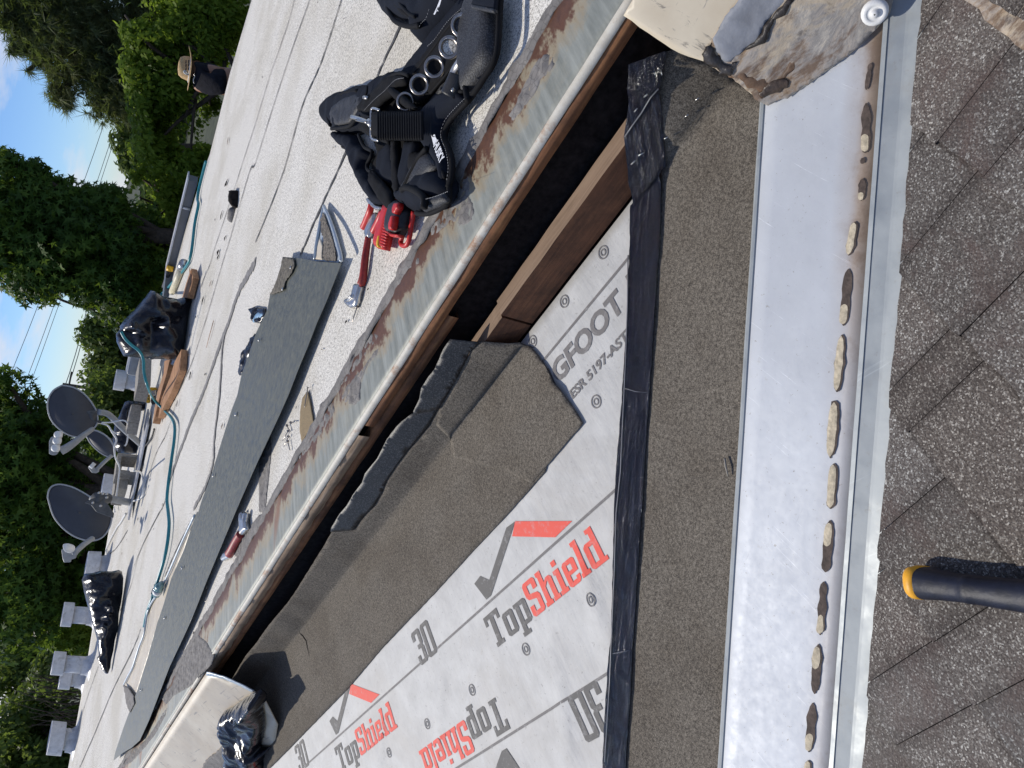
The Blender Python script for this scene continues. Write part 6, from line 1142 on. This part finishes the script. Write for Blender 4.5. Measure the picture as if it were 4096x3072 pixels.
# ---- person bending beyond the roof edge, seen from behind
DP = 9.6
def PP(x, y, d=DP): return at((600+x*450/2133, 150+y*350/1659), d)
per = thing('person', 'person in black t-shirt and woven straw hat bending down beyond the roof edge', 'person', Vector((PP(1500, 700).x, PP(1500, 700).y, -2.1)))
def skin(name, nodes, edges, m, parent, sub=2):
    me = bpy.data.meshes.new(name); me.from_pydata([tuple(n[0]) for n in nodes], edges, []); o = bpy.data.objects.new(name, me); COL.objects.link(o); s = o.modifiers.new('sk', 'SKIN'); s.use_smooth_shade = True
    for i, n in enumerate(nodes): me.skin_vertices[0].data[i].radius = (n[1], n[2] if len(n) > 2 else n[1])
    me.skin_vertices[0].data[0].use_root = True
    u = o.modifiers.new('su', 'SUBSURF'); u.levels = sub; u.render_levels = sub; me.materials.append(m); o.parent = parent; o.matrix_parent_inverse = Matrix.Translation(-parent.location); return o
vw = (PP(1200, 700)-CAM).normalized(); fwd = Vector((vw.x, vw.y, 0)).normalized()
hip = PP(1560, 840); neck = PP(925, 610)+fwd*.10; chest = PP(1080, 740)+fwd*.05; waist = PP(1330, 830); head = PP(850, 600)+fwd*.16
shR = PP(985, 590)+fwd*.05; elR = PP(1300, 640)-fwd*.02; haR = PP(1560, 635)+fwd*.12; shL = PP(960, 930)+fwd*.12; elL = PP(1150, 1010)+fwd*.35; haL = PP(1400, 980)+fwd*.5
fo = Vector((hip.x, hip.y, -2.1))
body_nodes = [(hip, .17, .13), (waist, .175, .12), (chest, .185, .13), (neck, .065), (head, .085), (shR, .085), (elR, .052), (haR, .032), (shL, .085), (elL, .052), (haL, .032), (hip+Vector((.10, .02, -.08)), .09), (hip*.5+fo*.5+Vector((.12, 0, .02)), .065), (fo+Vector((.13, 0, .05)), .045), (hip+Vector((-.10, .02, -.08)), .09), (hip*.5+fo*.5+Vector((-.12, 0, .02)), .065), (fo+Vector((-.13, 0, .05)), .045)]
skin('body', body_nodes, [(0, 1), (1, 2), (2, 3), (3, 4), (2, 5), (5, 6), (6, 7), (2, 8), (8, 9), (9, 10), (0, 11), (11, 12), (12, 13), (0, 14), (14, 15), (15, 16)], Mt['skin'], per)
skin('shirt', [(PP(1500, 850), .20, .15), (waist, .20, .145), (chest, .215, .15), (PP(960, 650)+fwd*.08, .11), (shR, .105), (shR.lerp(elR, .75), .082), (shL, .105), (shL.lerp(elL, .7), .08)], [(0, 1), (1, 2), (2, 3), (2, 4), (4, 5), (2, 6), (6, 7)], Mt['shirt'], per)
skin('trousers', [(hip, .19, .15), (hip+Vector((.10, .02, -.1)), .11), (hip*.5+fo*.5+Vector((.12, 0, .02)), .08), (fo+Vector((.13, 0, .1)), .07), (hip+Vector((-.10, .02, -.1)), .11), (hip*.5+fo*.5+Vector((-.12, 0, .02)), .08), (fo+Vector((-.13, 0, .1)), .07)], [(0, 1), (1, 2), (2, 3), (0, 4), (4, 5), (5, 6)], Mt['shirt'], per)
# hat: brim ellipse and dented crown
hc0 = PP(790, 610)+fwd*.14; hup = (PP(650, 560)-PP(790, 600)).normalized(); hax = (PP(860, 420)-PP(800, 800)); hax = (hax-hup*hax.dot(hup)).normalized(); hay = hup.cross(hax)
V = []; Fc = []; N = 36; prof = [(.215, .0), (.19, .006), (.155, .004), (.125, .0), (.118, .03), (.108, .085), (.095, .12), (.06, .130), (.01, .105)]
for k, (rr, hh) in enumerate(prof):
    for i in range(N):
        a = 2*math.pi*i/N; e_ = 1.0; cu = .045*math.cos(a)**2*(rr/.215)**3 if k < 3 else 0; dent = -.022*math.exp(-(math.sin(a)*rr/.03)**2) if k >= 6 else 0
        V.append(hc0+hax*rr*1.12*math.cos(a)+hay*rr*.95*math.sin(a)+hup*(hh*1.05+cu*(1.2 if math.cos(a) > 0 else .2)+dent))
for k in range(len(prof)-1):
    for i in range(N): Fc.append((k*N+i, k*N+(i+1) % N, (k+1)*N+(i+1) % N, (k+1)*N+i))
hat = obj('straw_hat', V, Fc, Mt['straw'], per, True, solid=.004)
bw = []
for i in range(N+1): a = 2*math.pi*i/N; bw.append(hc0+hax*.130*1.12*math.cos(a)+hay*.130*.95*math.sin(a)+hup*.014)
tube('hat_cord', bw, .006, Mt['white'], hat, 6, False); tube('cord_loop', smoothpath([PP(730, 705, DP*.985), PP(700, 700, DP*.98), (PP(650, 670, DP*.98)), PP(645, 640, DP*.98), PP(675, 640, DP*.98), PP(720, 690, DP*.982)], 5), .007, Mt['white'], hat, 6)
blk = Mt['blackgrip']
for j, yy in enumerate((500, 560, 620)):
    for xx in (690, 740): c = PP(xx, yy+random.uniform(-10, 10), DP*.985); obj('hat_marking', [c, c+hup*.012, c+hup*.012+hax*.03, c+hax*.035], [(0, 1, 2, 3)], blk, hat)
tube('chain', smoothpath([PP(835, 700, DP*.985), PP(850, 740, DP*.985), PP(825, 800, DP*.985), PP(835, 870, DP*.985)], 5), .006, Mt['steel'], per, 6)
# ---- wires and pole
for i, (p, q, d) in enumerate([(Z(1, 715, 745), Z(2, 70, 790), 30), (Z(1, 800, 720), Z(2, 145, 900), 30), (Z(1, 818, 725), Z(2, 150, 980), 32), (Z(2, 590, 350), Z(2, 450, 840), 45), (Z(2, 575, 350), Z(2, 425, 850), 45), (Z(2, 375, 1080), Z(2, 300, 1200), 60)]):
    a = Vector(p); b = Vector(q); e_ = (b-a); a2 = a-e_*.8; b2 = b+e_*1.0; P = []
    for k in range(13):
        f = k/12; P.append(at(tuple(a2.lerp(b2, f)), d)+Vector((0, 0, -.5*4*f*(1-f)+.5)))
    tag(tube('power_line', P, .009 if d < 40 else .02, Mt['bracket'], None, 5), ['topmost', 'second', 'third', 'lower near', 'lower far', 'lowest'][i]+' thin overhead power line crossing the sky between the trees', 'power line', 'overhead power lines')
up_ = thing('utility_pole', 'distant utility pole top carrying the lower wires between the trees', 'utility pole', at(Z(2, 700, 820), 60)); pt1 = at(Z(2, 405, 832), 60); tube('pole', [Vector((pt1.x, pt1.y, -2.1)), pt1], .12, Mt['bark'], up_, 8); tube('crossarm', [pt1+Vector((-1, 0, -.4)), pt1+Vector((1, 0, -.4))], .06, Mt['bark'], up_, 6)
# ================================================================== trees
def leafshape(kind):
    if kind == 'star':
        V = [(0, 0)]; 
        for k in range(10):
            a = math.radians(-144+k*32); r_ = 1.0 if k % 2 == 0 else .36; V.append((r_*math.sin(a)*.95, .25+r_*math.cos(a)*.85))
        return np.array([(x, y, -.12*abs(x)) for x, y in V]), [(0, i, i+1) for i in range(1, 10)]
    if kind == 'oval': return np.array([(0, 0, 0), (.34, .5, .06), (0, 1.25, -.1), (-.34, .5, .06)]), [(0, 1, 2, 3)]
    if kind == 'tuft':
        V = []; Fc = []
        for k in range(9):
            a = 2*math.pi*k/9; e_ = random.uniform(.3, 1.1); d = np.array((math.cos(a)*math.sin(e_), math.sin(a)*math.sin(e_), math.cos(e_))); s_ = np.array((-math.sin(a), math.cos(a), 0))*.045; i = len(V); V += [-s_, s_, d]; Fc.append((i, i+1, i+2))
        return np.array(V), Fc
def crown(name, lobes, n, size, kind, m, parent, shell=.55, droop=.0, gaps=.15):
    S, SF = leafshape(kind); w = np.array([l[1]**2 for l in lobes]); w = w/w.sum(); pick = RNG.choice(len(lobes), n, p=w)
    C0 = np.array([tuple(l[0]) for l in lobes])[pick]; R0 = np.array([l[1] for l in lobes])[pick]; d = RNG.normal(size=(n, 3)); d /= np.linalg.norm(d, axis=1)[:, None]
    rr = R0*(RNG.random(n)**shell); P = C0+d*rr[:, None]*np.array([1, 1, .85])
    keep = np.array([noise.noise(Vector(p)*(1.6/max(.6, size*6)))+.9*noise.noise(Vector(p)*(.55/max(.6, size*6))) > -gaps*1.6 for p in P]); P = P[keep]; d = d[keep]; rr = rr[keep]; R0 = R0[keep]; n = len(P)
    out = d+RNG.normal(size=(n, 3))*.55+np.array([0, -.25, .35]); out /= np.linalg.norm(out, axis=1)[:, None]
    tang = RNG.normal(size=(n, 3))+np.array([0, 0, -1.2-droop]); tang -= out*(tang*out).sum(1)[:, None]; tang /= np.linalg.norm(tang, axis=1)[:, None]; side = np.cross(tang, out); sz = size*RNG.uniform(.65, 1.25, n)
    if kind == 'tuft': out, tang, side = tang, side, d+RNG.normal(size=(n, 3))*.4 
    V = P[:, None, :]+(side[:, None, :]*S[None, :, 0:1]+tang[:, None, :]*S[None, :, 1:2]+out[:, None, :]*S[None, :, 2:3])*sz[:, None, None]
    k = len(S); V = V.reshape(-1, 3); nf = len(SF); L = len(SF[0]); Fi = (np.array(SF)[None]+(np.arange(n)*k)[:, None, None]).reshape(-1, L)
    me = bpy.data.meshes.new(name); me.vertices.add(len(V)); me.vertices.foreach_set('co', V.ravel().astype(np.float32)); me.loops.add(Fi.size); me.loops.foreach_set('vertex_index', Fi.ravel().astype(np.int32)); me.polygons.add(len(Fi)); me.polygons.foreach_set('loop_start', np.arange(0, Fi.size, L, dtype=np.int32)); me.update(calc_edges=True); me.validate()
    cl = np.array([noise.noise(Vector(p)*(.9/max(.6, size*5))) for p in P]); c = np.clip(.45+RNG.normal(size=n)*.17+cl*.55, 0, 1); ca = me.color_attributes.new('Col', 'FLOAT_COLOR', 'POINT'); a = np.ones((len(V), 4), dtype=np.float32); a[:, :3] = np.repeat(c, k)[:, None]; ca.data.foreach_set('color', a.ravel())
    me.materials.append(m); o = bpy.data.objects.new(name, me); COL.objects.link(o); o.parent = parent; o.matrix_parent_inverse = Matrix.Translation(-parent.location); return o
def tree(name, label, cat, lob, depth, base, leaf, n, size, kind, group, shell=.5, gaps=.15, tr=.16, rs=1):
    """lob: (px x, px y, radius px, depth offset)"""
    Lb = [(at((x, y), depth+dd), r/F*depth*rs) for x, y, r, dd in lob]; cx = sum((l[0] for l in Lb), Vector())/len(Lb)
    b0 = at(base, depth); b0.z = -2.1; th = thing(name, label, cat, b0, group); topz = max(l[0].z for l in Lb)
    mid = Vector((cx.x, cx.y, max(-1.2, cx.z-.2))); P = [b0, b0.lerp(mid, .5)+Vector((.1, 0, 0)), mid]; tk = tube('trunk', smoothpath(P, 4), [tr*1.25-tr*.7*i/8 for i in range(9)], Mt['bark'], th, 10)
    for l in Lb:
        s_ = P[1].lerp(P[2], random.uniform(.2, 1)); e_ = l[0]; m_ = s_.lerp(e_, .5)+Vector((random.uniform(-.3, .3), random.uniform(-.3, .3), .1*(e_-s_).length)); tube('limb', smoothpath([s_, m_, e_], 4), [tr*.42-tr*.035*i for i in range(9)], Mt['bark'], th, 7)
    crown('crown', Lb, n, size, kind, leaf, th, shell, 0, gaps); return th
G1 = 'trees behind the flat roof'
tree('sweetgum_tree', 'dark sweetgum tree with star shaped leaves above the drooping gap of sky', 'tree', [(60, 830, 130, .5), (170, 810, 110, 0), (290, 830, 100, 0), (400, 860, 110, 0), (100, 960, 190, .3), (260, 960, 190, 0), (420, 1010, 170, 0), (150, 1090, 120, 0), (560, 900, 110, .5), (580, 1060, 110, .5), (-60, 900, 160, 0), (440, 800, 60, 0), (350, 1130, 90, 0), (480, 1170, 100, 0), (130, 700, 60, 0), (20, 650, 50, 0)], 13, (900, 950), Mt['gumleaf'], 24000, .092, 'star', G1, .55, .35)
tree('sweetgum_tree', 'dark sweetgum tree on the left with a slanting trunk behind the dishes', 'tree', [(30, 1620, 120, .5), (90, 1760, 150, .3), (0, 1900, 220, 0), (180, 1960, 160, .6), (90, 2150, 220, .3), (240, 2220, 190, .6), (330, 2330, 130, .8), (60, 2400, 200, 0), (20, 1520, 60, 0), (150, 1660, 50, 0), (200, 1820, 100, .4), (350, 2060, 130, 1), (420, 2200, 110, 1.2), (430, 1920, 100, 1.2), (210, 2400, 90, .5)], 13, (620, 1850), Mt['gumleaf'], 28000, .092, 'star', G1, .55, .22, .2)
tree('pine_tree', 'tall dark pine tree with needle tufts at the top edge against the sky', 'tree', [(100, 60, 110, 0), (240, 90, 160, 0), (380, 120, 170, 0), (300, 250, 110, 0), (420, 290, 120, 0), (500, 360, 110, 0), (560, 200, 140, 0), (30, 70, 55, 0), (230, 380, 45, 0), (260, 420, 25, 0), (450, 420, 70, 0), (380, 430, 35, 0), (110, 280, 12, 0), (45, 205, 20, 0), (70, 200, 20, 0), (210, 345, 30, 0), (90, 150, 50, 0), (160, 230, 40, 0), (170, 180, 60, 0), (620, 60, 160, 0), (140, -60, 160, 0), (400, -80, 200, 0), (330, 20, 160, 0)], 20, (1100, 60), Mt['needle'], 17000, .21, 'tuft', G1, .6, .3, .25)
tree('broadleaf_shrub', 'tall bright green shrub behind the bending person', 'shrub', [(640, 180, 110, 0), (560, 300, 70, 0), (540, 120, 60, 0), (700, 320, 110, 0), (620, 420, 110, 0), (740, 470, 100, 0), (640, 560, 110, 0), (760, 640, 90, 0), (800, 100, 130, 0), (880, 40, 110, 0), (690, 30, 110, 0), (500, 60, 50, 0), (850, 220, 70, .5), (840, 420, 60, .6), (920, 160, 70, .6), (520, 240, 40, 0)], 12.3, (1000, 400), Mt['shrubleaf'], 26000, .075, 'oval', G1, .5, .12, .1)
tree('broadleaf_shrub', 'mid green shrub filling the gap above the teal hose', 'shrub', [(600, 680, 90, 0), (680, 760, 100, 0), (560, 620, 60, 0), (760, 800, 80, 0), (640, 860, 110, 0), (720, 920, 90, 0), (560, 790, 80, 0), (540, 700, 40, 0), (700, 1040, 90, 0), (640, 1120, 80, 0), (800, 640, 60, .3), (560, 1150, 90, 0), (640, 980, 100, 0)], 13.5, (1000, 850), Mt['shrubleaf'], 20000, .075, 'oval', G1, .5, .12, .1)
tree('dark_evergreen', 'small dark evergreen top rising against the sky between the big trees', 'tree', [(500, 560, 60, 0), (530, 640, 55, 0), (490, 580, 20, 0), (480, 575, 15, 0), (520, 500, 40, 0), (510, 650, 35, 0), (600, 620, 70, 0)], 22, (900, 600), Mt['farleaf'], 6000, .13, 'oval', G1, .5, .2, .15)
tree('broadleaf_tree', 'overhanging leafy tree tips beyond the black bin bag', 'tree', [(430, 1180, 90, 0), (520, 1260, 80, 0), (380, 1150, 60, 0), (600, 1200, 90, 0), (330, 1110, 50, 0), (480, 1080, 100, 0), (170, 1165, 25, 0), (560, 1300, 50, 0)], 14, (900, 1200), Mt['gumleaf'], 8500, .10, 'star', G1, .5, .25, .1)
tree('far_tree', 'rounded far tree right of the white vent against the low clouds', 'tree', [(440, 1340, 100, 0), (500, 1430, 110, 0), (430, 1450, 90, 0), (350, 1340, 50, 0), (360, 1300, 40, 0), (560, 1350, 100, 0), (400, 1480, 60, 0)], 32, (900, 1400), Mt['farleaf'], 9000, .17, 'oval', G1, .5, .12, .25)
tree('far_tree', 'bushy far tree behind the near dish and its bent mast', 'tree', [(400, 1560, 100, 0), (340, 1580, 50, 0), (480, 1600, 110, 0), (560, 1540, 100, 0), (440, 1700, 100, 0), (330, 1520, 35, 0), (540, 1700, 100, 0), (470, 1820, 100, 0)], 30, (900, 1600), Mt['farleaf'], 10000, .16, 'oval', G1, .5, .1, .25)
tree('broadleaf_tree', 'low leafy tree behind the row of concrete blocks', 'tree', [(400, 1800, 90, 0), (440, 1900, 90, 0), (380, 2000, 100, 0), (460, 2040, 90, 0), (330, 1960, 80, 0), (440, 2140, 80, 0), (480, 1740, 70, 0)], 15, (800, 1900), Mt['gumleaf'], 9000, .095, 'star', G1, .5, .15, .12)
tree('broadleaf_tree', 'leafy green tree with sunny tips between the white vents', 'tree', [(250, 2420, 80, 0), (300, 2500, 70, 0), (240, 2540, 50, 0), (330, 2420, 70, 0), (380, 2320, 60, 0), (180, 2380, 60, 0), (320, 2580, 40, 0)], 14, (700, 2450), Mt['shrubleaf'], 7000, .09, 'star', G1, .5, .12, .1)
tree('far_tree', 'olive far tree filling the view left of the tall vents', 'tree', [(60, 2520, 110, 0), (40, 2640, 110, 0), (150, 2620, 100, 0), (100, 2750, 120, 0), (30, 2850, 110, 0), (180, 2760, 100, 0), (60, 2460, 60, 0)], 26, (800, 2600), Mt['farleaf'], 11000, .15, 'oval', G1, .5, .14, .2)
tree('far_tree', 'dull olive far tree at the bottom left corner behind the last vent', 'tree', [(120, 2880, 110, 0), (40, 2980, 130, 0), (180, 3000, 100, 0), (80, 3080, 120, 0), (230, 2900, 80, 0), (250, 2800, 70, 0), (240, 3050, 80, 0)], 24, (800, 3000), Mt['farleaf'], 11000, .15, 'oval', G1, .5, .14, .2)
tree('far_tree', 'dark far tree behind the two leaning vents', 'tree', [(260, 2640, 80, 0), (300, 2740, 80, 0), (210, 2690, 80, 0), (330, 2560, 70, 0), (300, 2450, 90, 0), (180, 2460, 80, 0)], 22, (800, 2700), Mt['farleaf'], 8000, .14, 'oval', G1, .5, .1, .2)
# dry bare branches
for i, (x, y) in enumerate(((170, 2720), (120, 2800), (200, 2860))):
    th = thing('bare_shrub', ['bare dry branches', 'tangle of bare twigs', 'low bare dead shrub'][i]+[' behind the leaning vents', ' left of the last two vents', ' beside the farthest vent'][i], 'bare shrub', Vector((at((400, y), 17).x, at((400, y), 17).y, -2.1)), 'bare dry shrubs')
    for k in range(14):
        e_ = at((x+random.uniform(-90, 60), y+random.uniform(-90, 90)), 17); b0 = Vector((at((400, y), 17).x, at((400, y), 17).y, -1.6)); tube('branch', smoothpath([b0, b0.lerp(e_, .5)+Vector((random.uniform(-.3, .3), 0, .2)), e_], 4), [.018-.0018*j for j in range(9)], Mt['bark'], th, 5)
# distant wood that closes the horizon
lo = []
for i in range(46):
    y = 3300-i*80; lo.append((at((520 if 1150 < y < 1500 else 430 if y > 1500 else 760, y), 48), 60/F*48*1.6)); lo.append((at((640, y), 44), 90/F*44*1.3))
wd = thing('far_wood', 'x', 'wood'); bpy.data.objects.remove(wd)
tmp = thing('tmp', 'x', 'x'); fw_ = crown('far_wood', lo, 16000, .42, 'oval', Mt['farleaf'], tmp, .5, 0, .5); fw_.parent = None; bpy.data.objects.remove(tmp); tag(fw_, 'distant wooded slope closing the horizon behind the roof', 'woodland', kind='stuff')
bk = obj('hill', [tuple(at((x, y), 52)) for x, y in ((560, 3500), (560, -400))]+[tuple(Vector((at((900, y), 60).x, at((900, y), 60).y, -2.3))) for y in (-400, 3500)], [(0, 1, 2, 3)], Mt['ground']); tag(bk, 'dark wooded rise in the distance', 'hill', kind='structure')
